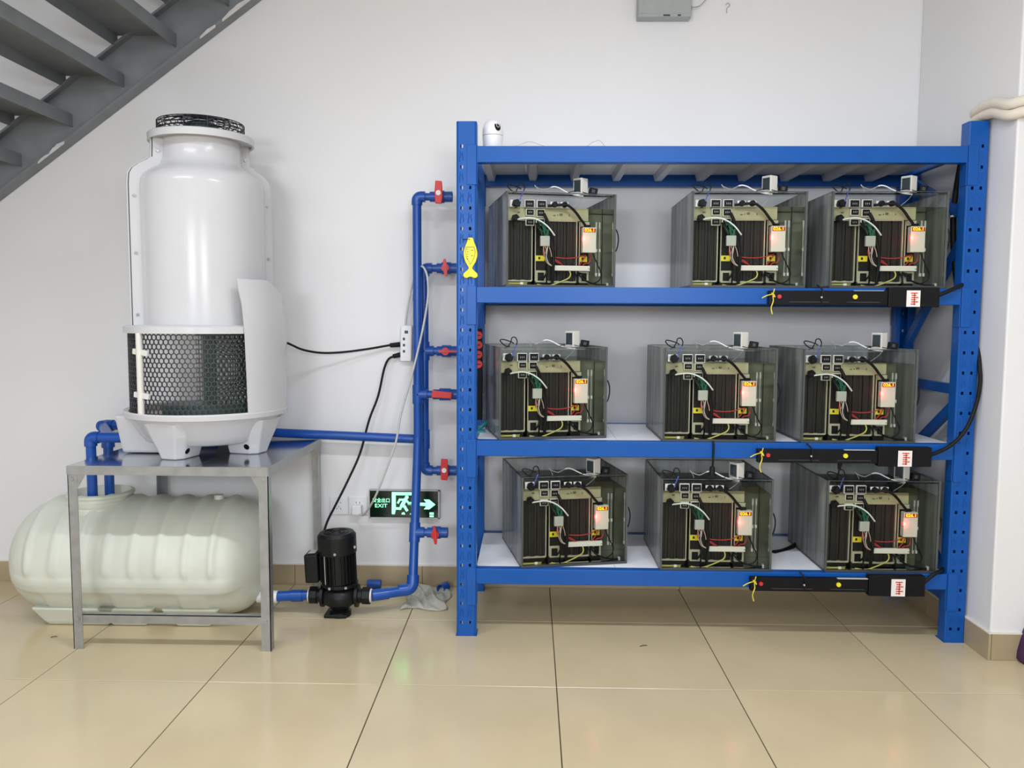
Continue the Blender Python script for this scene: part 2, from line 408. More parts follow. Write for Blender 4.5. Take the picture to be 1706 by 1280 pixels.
# ------------------------------------------------------------------ storage rack
RX0, RX1 = -0.2837, 1.697; RYF, RYB = 3.093, 3.675; RH = 1.99; PW, PD = 0.075, 0.055
rack = empty('storage_rack', ((RX0+RX1)/2, (RYF+RYB)/2, 0), 'tall blue steel storage rack with four white decks against the wall', 'rack')
def post(x0, yf, flip):
    # front skin carries real punched holes in two columns; folded sides
    x1 = x0+PW; y0 = yf; y1 = yf+PD*flip
    mb = MB()
    cols = [0, 0.006, 0.0145, 0.0245, 0.0465, 0.0555, 0.069, PW]
    pitch = 0.0768; rows = [0.0]; z = 0.055; holes = []
    while z < RH-0.03:
        rows += [z-0.006, z+0.006]; holes.append(len(rows)-2); z += pitch
    rows.append(RH)
    for r in range(len(rows)-1):
        for c in range(len(cols)-1):
            if r in holes and c in (2, 4): continue
            a, b, d, e = x0+cols[c], x0+cols[c+1], rows[r], rows[r+1]
            ya = y0+(0.004*flip if c == 0 else 0); yb = y0+(0.004*flip if c == len(cols)-2 else 0)
            ya2, yb2 = (y0+0.005*flip if c == 0 else y0), (y0+0.005*flip if c == len(cols)-2 else y0)
            mb.add([(a, ya2, d), (b, yb2, d), (b, yb2, e), (a, ya2, e)], [(0, 1, 2, 3)])
    yk = y0+0.005*flip
    mb.add([(x0, yk, 0), (x0, y1, 0), (x0, y1, RH), (x0, yk, RH)], [(0, 1, 2, 3)])
    mb.add([(x1, yk, 0), (x1, y1, 0), (x1, y1, RH), (x1, yk, RH)], [(0, 1, 2, 3)])
    mb.add([(x0, y1, 0), (x0+0.014, y1, 0), (x0+0.014, y1, RH), (x0, y1, RH)], [(0, 1, 2, 3)])
    mb.add([(x1, y1, 0), (x1-0.03, y1, 0), (x1-0.03, y1, RH), (x1, y1, RH)], [(0, 1, 2, 3)])
    o = mb.build('upright', 'blue', rack, fix=False)
    s = o.modifiers.new('thick', 'SOLIDIFY'); s.thickness = 0.0022; s.offset = 0
    # pressed stiffening dimples between holes
    rd = random.Random(int(x0*1000)+int(yf*10)); db = MB()
    z = 0.055+pitch/2
    while z < RH-0.06:
        for cx in (0.019, 0.051):
            dx = (rd.random()-0.5)*0.004
            for s_, L in ((-1, 0.02), (1, 0.015)):
                yy = y0-0.0018*flip
                db.tube([(x0+cx+dx+s_*0.0055, yy+0.001*flip, z-L), (x0+cx+dx+s_*0.0065, yy, z-L*0.3), (x0+cx+dx+s_*0.003, yy, z+L*0.5), (x0+cx+dx+s_*0.006, yy+0.001*flip, z+L)], 0.0019, n=5, seg=2)
        z += pitch
    db.build('dimple', 'blue', o, smooth=60)['kind'] = 'stuff'
    MB().box(x0-0.004, x1+0.004, min(y0, y1)-0.002, max(y0, y1)+0.012, 0.0, 0.003).build('foot_plate', 'blue', rack)
    return o
for x0 in (RX0, RX1-PW):
    post(x0, RYF, 1); post(x0, RYB, -1)
LEVELS = [1.8996, 1.372, 0.780, 0.2715]; BH = 0.0615
LEVR = [1.8996, 1.3715, 0.7600, 0.2600]
DX0, DX1 = RX0+PW, RX1-PW
for li, z in enumerate(LEVELS):
    for yf, yb, f in ((RYF+0.001, RYF+0.041, 1), (RYB-0.041, RYB-0.001, -1)):
        MB().box(DX0, DX1, yf, yb, z-BH, z).build('beam', 'blue', rack, bevel=0.003)
        for xe, sgn in ((DX0, -1), (DX1, 1)):
            o = MB()
            fy = yf if f == 1 else yb
            o.box(min(xe, xe+sgn*0.036), max(xe, xe+sgn*0.036), fy-0.006*(f == 1), fy+0.006*(f == -1)+0.0005, z-0.145, z+0.004)
            o.box(xe-0.004*(sgn == 1), xe+0.004*(sgn == -1), min(yf, yb), max(yf, yb), z-0.145, z+0.004)
            o.build('beam_bracket', 'blue', rack, bevel=0.0015)
    n = 10; w = (DX1-DX0)/n
    for k in range(n):
        MB().box(DX0+w*k+0.0005, DX0+w*(k+1)-0.0005, RYF+0.0415, RYB-0.0415, z-0.012, z-0.001).build('shelf_panel', 'shelf', rack, bevel=0.001)
    for k in range(n):
        x = DX0+0.03+w*k*1.005
        pr = [(x-0.022, z-0.012), (x+0.022, z-0.012), (x+0.014, z-0.04), (x-0.014, z-0.04)]
        MB().prism(pr, 'y', RYF+0.0415, RYB-0.0415).build('support_rib', 'rib', rack)
for X in (RX0+PW/2, RX1-PW/2):
    ya, yb = RYF+PD, RYB-PD
    pts = [(ya, 0.16, yb, 0.16), (ya, 0.20, yb, 0.58), (yb, 0.62, ya, 0.95), (ya, 0.985, yb, 0.985), (yb, 1.12, ya, 1.60), (ya, 1.64, yb, 1.86), (ya, 1.90, yb, 1.90)]
    for (a, za, b, zb) in pts:
        MB().bar((X, a-0.01 if a < b else a+0.01, za), (X, b+0.01 if a < b else b-0.01, zb), 0.04, 0.022, up=(1, 0, 0)).build('brace', 'blue', rack, bevel=0.002)

# ------------------------------------------------------------------ immersion tank and contents (modelled once at the origin, then copied)
TW, TH, TD = 0.434, 0.360, 0.45
KX, KZ = TW/1215.0, TH/980.0
def lx(zx): return (zx-265)*KX
def lz(zy): return (1175-zy)*KZ
def P(zx, zy, y): return (lx(zx), y, lz(zy))
protos = []
def proto(name, cat):
    o = bpy.data.objects.new(name, None); COL.objects.link(o); o.empty_display_size = 0.05; o['category'] = cat
    protos.append(o); return o
G = 0.008
tk = proto('immersion_tank', 'tank')
MB().box(0, TW, 0, TD, 0.0, 0.010).build('tank_base', 'dgrey', tk, bevel=0.001)
MB().box(G, TW-G, 0, G, 0.010, TH).build('front_pane', 'glass', tk)
MB().box(G, TW-G, TD-G, TD, 0.010, TH).build('back_pane', 'glassside', tk)
MB().box(0, G, G, TD-G, 0.010, TH).build('side_pane', 'glassside', tk)
MB().box(TW-G, TW, G, TD-G, 0.010, TH).build('side_pane', 'glassside', tk)
for (x, y) in ((0, 0), (TW-G, 0), (0, TD-G), (TW-G, TD-G)): MB().box(x, x+G, y, y+G, 0.010, TH).build('corner_edge', 'edge', tk)
e = MB().box(G, TW-G, 0, G, TH, TH+0.002).box(G, TW-G, TD-G, TD, TH, TH+0.002).box(0, G, 0, TD, TH, TH+0.002).box(TW-G, TW, 0, TD, TH, TH+0.002)
e.build('tank_rim', 'edge', tk)
MB().box(G, TW-G, G, 0.065, TH-0.008, TH-0.001).build('ledge', 'glass', tk)
o = MB().box(G+0.001, TW-G-0.001, G+0.001, TD-G-0.001, 0.0105, lz(345)).build('coolant', 'fluid', tk); o['kind'] = 'stuff'
MB().box(lx(275), lx(1205), 0.050, 0.056, lz(462), lz(344)).build('mounting_plate', 'frame', tk, bevel=0.001)
for (a, b, c, d) in ((540, 560, 352, 372), (408, 438, 382, 396), (880, 912, 388, 410), (810, 835, 405, 414), (985, 992, 396, 416), (855, 862, 398, 412)):
    MB().box(lx(a), lx(b), 0.0475, 0.050, lz(d), lz(c)).build('plate_slot', 'olive', tk)
MB().box(lx(1225), TW-G-0.003, 0.16, 0.164, 0.011, lz(350)).build('rear_plate', 'olive', tk)
def socket(a, b, c, d, y=0.036):
    s = MB().box(lx(a), lx(b), y, y+0.012, lz(d), lz(c)).build('power_socket', 'sticker', tk, bevel=0.0012)
    MB().box(lx(a+7), lx(b-7), y-0.0025, y, lz(d-7), lz(c+7)).build('socket_face', 'black', s, bevel=0.001)
    q = MB(); w = (b-a)
    for t in (0.32, 0.5, 0.68): q.box(lx(a+w*t)-0.0009, lx(a+w*t)+0.0009, y-0.0032, y-0.0025, lz((c+d)/2)-0.003, lz((c+d)/2)+0.003)
    q.build('contact', 'lgrey', s)
for q in ((483, 592, 258, 345), (618, 724, 258, 345), (498, 590, 352, 422), (616, 708, 352, 432), (496, 590, 456, 526), (610, 705, 450, 520)): socket(*q)
def hexa(mb, c, r, y0, y1, n=6):
    mb.prism([(c[0]+r*math.cos(2*PI*k/n+0.3), c[1]+r*math.sin(2*PI*k/n+0.3)) for k in range(n)], 'y', y0, y1); return mb
for (zx, zy, r) in ((388, 305, 0.0175), (378, 455, 0.0155)):
    c = (lx(zx), lz(zy))
    g = hexa(MB(), c, r, 0.022, 0.036).cyl((c[0], 0.014, c[1]), (c[0], 0.022, c[1]), r*0.62, n=14).build('cable_gland', 'black', tk, smooth=40)
    MB().cyl((c[0], 0.036, c[1]), (c[0], 0.040, c[1]), r*0.75, n=14).build('gland_thread', 'dgrey', g)
MB().box(lx(325), lx(438), 0.040, 0.0435, lz(338), lz(262)).build('gland_plate', 'sticker', tk, bevel=0.001)
for zx in (812, 922):
    c = (lx(zx), lz(302))
    k = MB().cyl((c[0], 0.02, c[1]), (c[0], 0.036, c[1]), 0.0105, 0.0115, n=16).build('knob', 'black', tk, smooth=40, bevel=0.001)
    MB().box(c[0]-0.016, c[0]+0.016, 0.036, 0.039, c[1]-0.011, c[1]+0.011).build('knob_plate', 'sticker', k, bevel=0.001)
MB().tube([P(735, 318, 0.03), P(812, 312, 0.028), P(922, 306, 0.017), P(985, 335, 0.018), P(1045, 385, 0.022), P(1100, 450, 0.026), P(1150, 505, 0.03), P(1175, 560, 0.034)], 0.0052, n=10).build('power_lead', 'rubber', tk, smooth=60)
MB().tube([P(690, 400, 0.030), P(720, 470, 0.022), P(735, 540, 0.022), P(755, 640, 0.024), P(775, 720, 0.024), P(795, 800, 0.022), P(798, 900, 0.020), P(792, 1010, 0.022), P(790, 1130, 0.028)], 0.0062, n=10).build('power_lead', 'rubber', tk, smooth=60)
MB().tube([P(700, 430, 0.028), P(740, 520, 0.020), P(780, 640, 0.024), P(798, 760, 0.028)], 0.003, n=8).build('power_lead', 'rubber', tk, smooth=60)
for zx in (1338, 1376):
    r_ = MB().box(lx(zx-9), lx(zx+9), 0.10, 0.106, lz(520), lz(452)).box(lx(zx-4), lx(zx+4), 0.101, 0.105, lz(1035), lz(520)).build('drain_rod', 'lgrey', tk)
    for zy in (757, 1020): MB().box(lx(zx-10), lx(zx+10), 0.095, 0.107, lz(zy+17), lz(zy-17)).build('rod_clip', 'sticker', r_, bevel=0.001)
MB().tube([(TW-0.003, 0.016, lz(545)), (TW+0.006, 0.014, lz(560)), (TW+0.0125, 0.012, lz(620)), (TW+0.013, 0.012, lz(690)), (TW+0.007, 0.014, lz(770)), (TW-0.003, 0.016, lz(800))], 0.0026, n=8).build('side_cable', 'rubber', tk, smooth=60)
MB().box(lx(1395), lx(1420), 0.02, 0.035, lz(1150), lz(1118)).build('drain_fitting', 'lgrey', tk, bevel=0.002)
o = MB().tube([P(268, 1128, 0.014), P(380, 1130, 0.013), P(505, 1128, 0.015)], 0.0014, n=6).tube([P(268, 1142, 0.014), P(390, 1139, 0.013), P(500, 1143, 0.015)], 0.0014, n=6).build('yellow_lead', 'ywire', tk, smooth=60)
MB().box(lx(425), lx(458), 0.010, 0.016, lz(1150), lz(1122)).build('lead_clip', 'sticker', o, bevel=0.001)

def unit(name, x0, x1, zt, zb, px0, px1, lip):
    u = proto(name, 'computer')
    yf = 0.062; z0, z1 = lz(zb), lz(zt)
    MB().box(lx(x0), lx(x1), yf+0.008, 0.40, 0.0105, z1).build('heatsink_core', 'heat', u)
    f = MB(); n = 9; w = (lx(x1)-lx(x0))
    for k in range(n):
        a = lx(x0)+w*(k+0.06)/n; d = 0.0 if k % 3 else 0.004
        f.box(a, a+w/n*0.86, yf-d, yf+0.008, z0+0.002, z1-0.002)
    f.build('heatsink_fins', 'finmetal', u)
    for (zz, s_) in ((z1, 1), (z0, -1)):
        l = MB(); m = 9; pts = []
        for k in range(m+1):
            xx = lx(x0)+w*k/m; pts.append((xx, zz+(0.0025 if k % 3 else 0.0045)*1.0))
        l.prism(pts+[(p[0], zz-0.003) for p in reversed(pts)], 'y', yf-0.010, yf-0.004).build('frame_lip', 'pale', u)
    MB().box(lx(x1)-0.001, lx(x1)+0.0025, yf-0.010, yf+0.02, z0, z1).build('side_rail', 'pale', u)
    ps = MB().box(lx(px0), lx(px1), yf+0.002, 0.38, 0.0105, lz(470)).build('power_supply', 'heat', u)
    MB().box(lx(px0), lx(px0)+0.003, yf-0.006, yf+0.004, z0, lz(470)).build('supply_edge', 'pale', ps)
    MB().box(lx(px0+4), lx(px1-18), yf-0.003, yf+0.002, lz(890), lz(832)).build('label_sticker', 'yellow', ps)
    MB().box(lx((px0+px1)/2-24), lx((px0+px1)/2-2), yf-0.0036, yf-0.003, lz(872), lz(846)).build('label_mark', 'heat', ps)
    c0, c1 = px0+8, px1-2
    s = MB().box(lx(c0), lx(c1), yf-0.008, yf+0.002, lz(1118), lz(990))
    s.build('inlet_frame', 'pale', ps, bevel=0.002)
    MB().box(lx(c0+22), lx(c1-24), yf-0.0095, yf-0.008, lz(1098), lz(1012)).build('inlet_opening', 'black', ps, bevel=0.002)
    return u
ul = unit('computing_unit', 278, 574, 462, 1102, 612, 738, 0)
ur = unit('computing_unit', 752, 1076, 462, 1110, 1108, 1222, 1)
MB().box(lx(1120), lx(1220), 0.052, 0.062, lz(520), lz(468)).build('socket_block', 'pale', ur, bevel=0.001)
o = MB().box(lx(815), lx(1218), 0.034, 0.048, lz(992), lz(938)).build('terminal_strip', 'sticker', ur, bevel=0.0015)
MB().box(lx(1198), lx(1219), 0.0335, 0.034, lz(972), lz(967)).build('strip_mark', 'heat', o)
for pts in ([P(798, 848, .036), P(860, 858, .032), P(960, 862, .032), P(1060, 852, .034), P(1130, 832, .04), P(1175, 822, .044)],
            [P(800, 872, .036), P(840, 885, .032), P(885, 915, .034), P(915, 938, .04)],
            [P(805, 880, .038), P(850, 905, .034), P(900, 925, .036)],
            [P(1095, 938, .04), P(1120, 900, .034), P(1150, 860, .034), P(1175, 825, .04)],
            [P(1140, 938, .042), P(1160, 912, .036), P(1205, 905, .036), P(1225, 870, .038), P(1235, 815, .044)]):
    MB().tube(pts, 0.0021, n=7).build('red_lead', 'rwire', ur, smooth=60)
MB().tube([P(990, 992, .040), P(998, 1030, .034), P(975, 1070, .030), P(900, 1105, .026), P(830, 1130, .022), P(760, 1152, .020), P(690, 1155, .018), P(615, 1142, .018)], 0.0027, n=8).build('yellow_lead', 'ywire', ur, smooth=60)
for pts in ([P(1085, 1010, .05), P(1110, 1045, .036), P(1150, 1085, .03), P(1215, 1115, .028), P(1300, 1135, .026), P(1400, 1142, .024)],
            [P(1060, 1015, .05), P(1075, 1060, .04), P(1080, 1120, .04)], [P(1095, 1010, .05), P(1140, 1030, .034), P(1165, 1070, .036)]):
    MB().tube(pts, 0.0036, n=8).build('black_lead', 'rubber', ur, smooth=60)
MB().tube([P(735, 940, .05), P(735, 1000, .034), P(715, 1050, .036), P(690, 1085, .045)], 0.004, n=8).build('black_lead', 'rubber', ul, smooth=60)

tc = proto('temperature_controller', 'controller')
MB().box(lx(1120), lx(1273), 0.018, 0.046, lz(800), lz(535)).build('case', 'beige', tc, bevel=0.002)
o = MB().box(lx(1130), lx(1263), 0.0165, 0.018, lz(586), lz(546)).build('display', 'ledred', tc)
text_mb('026.1', 0.0165, 0.0158, lx(1196), lz(566), 0.0004, sx=1.15).build('digits', 'leddig', o)
MB().box(lx(1113), lx(1120), 0.024, 0.030, lz(672), lz(640)).build('indicator', 'glowred', tc)
MB().tube([P(1245, 800, .032), P(1262, 850, .028), P(1300, 930, .026), P(1335, 1000, .026), P(1340, 1040, .026), P(1318, 1090, .026), P(1270, 1118, .028), P(1215, 1122, .030)], 0.0026, n=8).build('sensor_lead', 'rubber', tc, smooth=60)
MB().box(lx(1150), lx(1215), 0.028, 0.044, lz(533), lz(505)).build('plug', 'black', tc, bevel=0.002)
ld = bpy.data.lights.new('indicator_light', 'POINT'); ld.energy = 0.05; ld.color = (1, 0.08, 0.08); ld.shadow_soft_size = 0.004
lo = bpy.data.objects.new('indicator_light', ld); COL.objects.link(lo); lo.parent = tc; lo.location = (lx(1112), 0.0110, lz(655))

cb = proto('wire_connector', 'connector')
MB().box(lx(648), lx(752), 0.016, 0.030, lz(742), lz(635)).build('connector_block', 'lgrey', cb, bevel=0.002)
for i in range(7):
    a = 600+i*20; d = (i % 3)*0.004
    MB().tube([P(a+10, 500+6*(i % 2), .036), P(a+18, 545+8*(i % 3), .022+d), P(660+i*12+8*((i*5) % 3), 590+6*(i % 2), .018+d), P(662+i*12, 637, .023)], 0.0027, n=7).build('green_lead', 'gwire', cb, smooth=60)
for i, zx in enumerate((600, 625)):
    MB().tube([P(zx, 500, .030), P(zx+25, 560, .018), P(zx+50, 610, .018), P(662+18*i, 640, .022)], 0.003, n=7).build('black_lead', 'rubber', cb, smooth=60)
for i, pts in enumerate(([P(685, 742, .022), P(690, 800, .020), P(700, 860, .020), P(730, 920, .020), P(790, 952, .024)], [P(730, 742, .022), P(722, 800, .018), P(715, 850, .018), P(740, 915, .018), P(785, 945, .024)],
                         [P(700, 742, .022), P(715, 775, .02), P(705, 820, .021)], [P(745, 740, .022), P(765, 800, .019), P(775, 850, .019)])):
    MB().tube(pts, 0.0016, n=6).build('pink_lead' if i != 1 else 'white_lead', 'pwire' if i != 1 else 'wwire', cb, smooth=60)
MB().tube([P(690, 745, .022), P(680, 800, .022), P(700, 850, .03)], 0.0016, n=6).build('red_lead', 'rwire', cb, smooth=60)

wc = tag(MB().tube([P(395, 472, .0165), P(450, 462, .0125), P(530, 455, .0115), P(600, 468, .0115), P(670, 500, .0115), P(735, 550, .0115), P(790, 615, .0125), P(802, 630, .014)], 0.0031, n=10).build('supply_cable', 'wwire', smooth=60), None, 'cable'); protos.append(wc)
th = proto('thermostat_box', 'thermostat')
R_ = Matrix.Rotation(0.55, 3, 'Z')
cx, cy, zb, zt = lx(1105), 0.040, TH+0.0001, TH+0.064
def rbox(mb, a0, a1, b0, b1, z0, z1):
    vs = [Vector((cx, cy, 0))+R_ @ Vector((a, b, 0)) for (a, b) in ((a0, b0), (a1, b0), (a1, b1), (a0, b1))]
    return mb.add([(v.x, v.y, z) for z in (z0, z1) for v in vs], [(0,3,2,1),(4,5,6,7),(0,1,5,4),(1,2,6,5),(2,3,7,6),(3,0,4,7)])
R_ = Matrix.Rotation(-0.85, 3, 'Z')
# long face turned to the right of the tank, narrow screen face to its left
R_ = Matrix.Rotation(0.62, 3, 'Z')
rbox(MB(), -0.020, 0.020, -0.021, 0.021, zb, zt).build('case', 'beige', th, bevel=0.002)
rbox(MB(), -0.0205, -0.0200, -0.016, 0.016, zb+0.012, zt-0.008).build('screen', 'screen', th)
rbox(MB(), -0.0202, -0.0198, -0.0195, 0.0195, zb+0.003, zt-0.003).build('bezel', 'lgrey', th)
pa_ = proto('power_adapter', 'adapter')
q = Matrix.Rotation(0.15, 3, 'Y')
MB().obox((lx(1243), 0.035, TH+0.0145), 0.030, 0.026, 0.026, q).build('case', 'black', pa_, bevel=0.002)
MB().obox((lx(1236), 0.0215, TH+0.0150), 0.012, 0.002, 0.012, q).build('label', 'dgrey', pa_)
sc = proto('sensor_cable', 'cable')
MB().tube([P(340, 200, .03), P(395, 185, .028), P(350, 180, .03), P(295, 135, .03), P(300, 112, .03), P(350, 118, .03), P(415, 140, .03), P(440, 155, .03)], 0.0022, n=7).tube([P(380, 185, .03), P(410, 130, .031), P(420, 95, .031), P(455, 90, .031), P(478, 130, .031), P(468, 175, .03)], 0.0022, n=7).build('black_loop', 'rubber', sc, smooth=60)
MB().tube([P(468, 172, .03), P(445, 215, .026), P(430, 250, .022), P(412, 292, .018)], 0.0022, n=7).build('blue_lead', 'bwire', sc, smooth=60)
pc = proto('probe_cable', 'cable')
MB().tube([P(770, 125, .03), P(810, 118, .03), P(860, 130, .03), P(900, 150, .03), P(960, 178, .028), P(1040, 200, .026), P(1125, 210, .024)], 0.0027, n=8).build('white_lead', 'wwire', pc, smooth=60)
MB().tube([P(590, 108, .03), P(600, 125, .03), P(640, 145, .03), P(690, 158, .03), P(730, 145, .03), P(770, 125, .03)], 0.0020, n=6).tube([P(600, 125, .03), P(625, 165, .03), P(632, 190, .03)], 0.001, n=6).build('grey_lead', 'grey', pc, smooth=60)
MB().tube([P(1122, 212, .024), P(1100, 250, .03), P(1065, 290, .04), P(1028, 322, .046)], 0.001, n=6).build('grey_lead', 'grey', pc, smooth=60)
MB().tube([P(950, 180, .02), P(1000, 165, .018), P(1060, 162, .016), P(1130, 175, .016), P(1180, 185, .02)], 0.0014, n=6).build('black_lead', 'rubber', pc, smooth=60)

ROW = ['upper', 'middle', 'lower']; COLN = ['beside the fish-side left post', 'in the middle of the row', 'beside the right post']
COLN = ['left', 'middle', 'right']
TPX = [[(843, 1), (1150, 1), (1382, 1)], [(831, 1), (1104, 1), (1335, 1)], [(868, 1), (1099, 1), (1374, 1)]]
TZ = [1.372, 0.780, 0.2715]; TPY = [478, 728, 950]
LAB = {
 'immersion_tank': ('clear acrylic coolant tank, {c} one on the {r} tank shelf of the blue rack', 'coolant tanks on the rack'),
 'unit0': ('black finned computing unit on the left inside the {r} shelf {c} tank', 'computing units in the tanks'),
 'unit1': ('black finned computing unit with white terminal strip inside the {r} shelf {c} tank', 'computing units in the tanks'),
 'temperature_controller': ('white controller with amber 026.1 display in the {r} shelf {c} tank', 'controllers with amber displays'),
 'wire_connector': ('grey connector block with green and pink wires in the {r} shelf {c} tank', 'connector blocks in the tanks'),
 'supply_cable': ('white cable arching from the gland inside the {r} shelf {c} tank', 'white cables inside the tanks'),
 'thermostat_box': ('small off-white box with dark screen on top of the {r} shelf {c} tank', 'boxes on the tank rims'),
 'power_adapter': ('small black power adapter on top of the {r} shelf {c} tank', 'adapters on the tank rims'),
 'sensor_cable': ('looped black cable with blue wire on the rim of the {r} shelf {c} tank', 'looped cables on the tank rims'),
 'probe_cable': ('thin white and grey cable lying over the {r} shelf {c} tank', 'pale cables on the tank rims')}
first = True
for ri in range(3):
    for ci in range(3):
        org = at_y(TPX[ri][ci][0], TPY[ri], RYF+0.006); org.z = TZ[ri]+0.0002; org.y = RYF+0.008
        rz = math.radians(11.5) if ci == 0 else 0.0
        for p in protos:
            o = p if first else copy_tree(p)
            o.location = org; o.rotation_euler = (0, 0, rz)
            key = 'unit0' if p is ul else 'unit1' if p is ur else p.name.split('.')[0]
            lab, grp = LAB[key]
            o['label'] = lab.format(r=ROW[ri], c=COLN[ci]); o['group'] = grp
        first = False

# ------------------------------------------------------------------ cooling tower on its table
TBX0, TBX1, TBY0, TBY1, TBZ = -1.715, -0.965, 2.915, 3.655, 0.700
tb = empty('steel_table', ((TBX0+TBX1)/2, (TBY0+TBY1)/2, 0), 'bare steel angle-frame table with bright sheet top under the white tower', 'table')
L = 0.036
def angle_leg(x, y, sx, sy):
    mb = MB().box(min(x, x+sx*L), max(x, x+sx*L), min(y, y+sy*0.003), max(y, y+sy*0.003), 0.0, TBZ-0.004)
    mb.box(min(x, x+sx*0.003), max(x, x+sx*0.003), min(y, y+sy*L), max(y, y+sy*L), 0.0, TBZ-0.004)
    mb.build('leg', 'steel', tb)
    # corner gusset and bolt
    g = MB().prism([(x+sx*L, TBZ-0.034), (x+sx*(L+0.03), TBZ-0.034), (x+sx*L, TBZ-0.085)], 'y', y+sy*0.001, y+sy*0.004).build('gusset', 'steel', tb)
    MB().cyl((x+sx*0.018, y-sy*0.005, TBZ-0.05), (x+sx*0.018, y, TBZ-0.05), 0.007, n=6).build('bolt', 'steel', tb)
for (x, sx) in ((TBX0, 1), (TBX1, -1)):
    for (y, sy) in ((TBY0, 1), (TBY1, -1)): angle_leg(x, y, sx, sy)
for (y, sy) in ((TBY0, 1), (TBY1, -1)):
    MB().box(TBX0, TBX1, min(y, y-sy*0.003), max(y, y-sy*0.003), TBZ-0.034, TBZ-0.002).build('top_rail', 'steel', tb)
for (x, sx) in ((TBX0, 1), (TBX1, -1)):
    MB().box(min(x, x-sx*0.003), max(x, x-sx*0.003), TBY0, TBY1, TBZ-0.034, TBZ-0.002).build('top_rail', 'steel', tb)
o = MB().box(TBX0+0.003, TBX1-0.003, TBY0+0.003, TBY0+0.006, 0.100, 0.134).box(TBX0+0.003, TBX1-0.003, TBY0+0.003, TBY0+0.03, 0.131, 0.134).build('lower_rail', 'steel', tb)
for x in (TBX0+0.02, TBX1-0.02): MB().cyl((x, TBY0-0.006, 0.117), (x, TBY0, 0.117), 0.008, n=6).build('bolt', 'steel', tb)
xs = TBX0+0.48
MB().box(TBX0, xs-0.001, TBY0-0.002, TBY1+0.002, TBZ-0.0025, TBZ).build('top_sheet', 'sheet', tb)
MB().box(xs+0.001, TBX1, TBY0-0.002, TBY1+0.002, TBZ-0.0025, TBZ).build('top_sheet', 'sheet', tb)

CX, CY = -1.335, 3.295
ct = empty('cooling_tower', (CX, CY, TBZ), 'white bottle-shaped fibreglass cooling tower standing on the steel table', 'cooling tower')
C0 = (CX, CY, 0)
prof = [(0.238, 1.212), (0.240, 1.40), (0.240, 1.60), (0.240, 1.765), (0.237, 1.787), (0.226, 1.808), (0.205, 1.826), (0.178, 1.842), (0.160, 1.857), (0.152, 1.875), (0.150, 1.92), (0.150, 1.965)]
MB().lathe(C0, prof, 72).build('shell', 'frp', ct, smooth=40)
MB().lathe(C0, [(0.236, 1.222), (0.305, 1.216), (0.310, 1.212), (0.310, 1.188), (0.303, 1.188), (0.301, 1.206), (0.232, 1.206)], 72).build('lower_flange', 'frp', ct, smooth=40)
MB().lathe(C0, [(0.150, 1.956), (0.194, 1.956), (0.194, 1.946), (0.202, 1.946), (0.203, 1.972), (0.197, 1.976), (0.146, 1.976), (0.146, 1.965)], 72).build('top_flange', 'frp', ct, smooth=40)
VIEW = math.atan2(-CY, -CX)
def flange(th0, far):
    d = Vector((math.cos(th0), math.sin(th0), 0)); t = Vector((-math.sin(th0), math.cos(th0), 0))
    pr = [(0.24, 1.215)]+prof[1:]
    for s_, nm in ((-1, 'seam_flange'), (1, 'seam_flange'), (0, 'seam_gap_shade')):  # dark strip stands in for the shade in the gap between flanges
        mb = MB(); vs = []
        off0, off1 = (s_*0.0015, s_*0.010) if s_ else (-0.0015, 0.0015)
        wf = 0.044 if s_ == far else (0.0385 if s_ == 0 else 0.036)
        for (r, z) in pr:
            # push outward along the profile so the flange keeps its width round the shoulder
            ro = r+wf; zo = z+(0.018 if 1.78 < z < 1.865 else 0.0)
            for o_ in (off0, off1):
                for (rr, zz) in ((r-0.01, z), (ro, zo)):
                    vs.append(Vector((CX, CY, zz))+d*rr+t*o_)
        fs = []
        for i in range(len(pr)-1):
            a = 4*i; b = a+4
            fs += [(a, a+1, b+1, b), (a+2, b+2, b+3, a+3), (a+1, a+3, b+3, b+1), (a, b, b+2, a+2)]
        fs += [(0, 2, 3, 1), (4*(len(pr)-1), 4*(len(pr)-1)+1, 4*(len(pr)-1)+3, 4*(len(pr)-1)+2)]
        o = mb.add(vs, fs).build(nm, 'frp' if s_ else 'dgrey', ct, smooth=40)
        if not s_: continue
        for zb_ in (1.26, 1.50, 1.72, 1.90):
            rr = 0.26 if zb_ < 1.78 else 0.170
            c = Vector((CX, CY, zb_))+d*rr
            MB().cyl(c+t*(s_*0.010), c+t*(s_*0.016), 0.006, n=6).build('bolt', 'steel', o)
flange(VIEW-math.radians(76), -1); flange(VIEW-math.radians(76)+PI, 1)
# fan guard on the outlet
g = MB()
def ring(mb, r, z, w, n=40): mb.tube([(CX+r*math.cos(2*PI*k/n), CY+r*math.sin(2*PI*k/n), z) for k in range(n)], w, n=5, smooth=False, closed=True)
for z in (1.980, 1.993, 2.006, 2.019): ring(g, 0.166, z, 0.0022)
for i in range(5): ring(g, 0.166-0.026*i, 2.026+0.0022*i, 0.002)
for k in range(12):
    t = 2*PI*k/12; c, s_ = math.cos(t), math.sin(t)
    g.tube([(CX+0.167*c, CY+0.167*s_, 1.977), (CX+0.167*c, CY+0.167*s_, 2.025), (CX+0.10*c, CY+0.10*s_, 2.034), (CX+0.06*c, CY+0.06*s_, 2.036)], 0.0022, n=5, smooth=False)
for k in range(44):
    t = 2*PI*k/44; t2 = t+0.09
    g.tube([(CX+0.165*math.cos(t), CY+0.165*math.sin(t), 1.978), (CX+0.165*math.cos(t2), CY+0.165*math.sin(t2), 2.0), (CX+0.165*math.cos(t), CY+0.165*math.sin(t), 2.024)], 0.0015, n=4, smooth=False)
g.build('fan_guard', 'wire', ct)
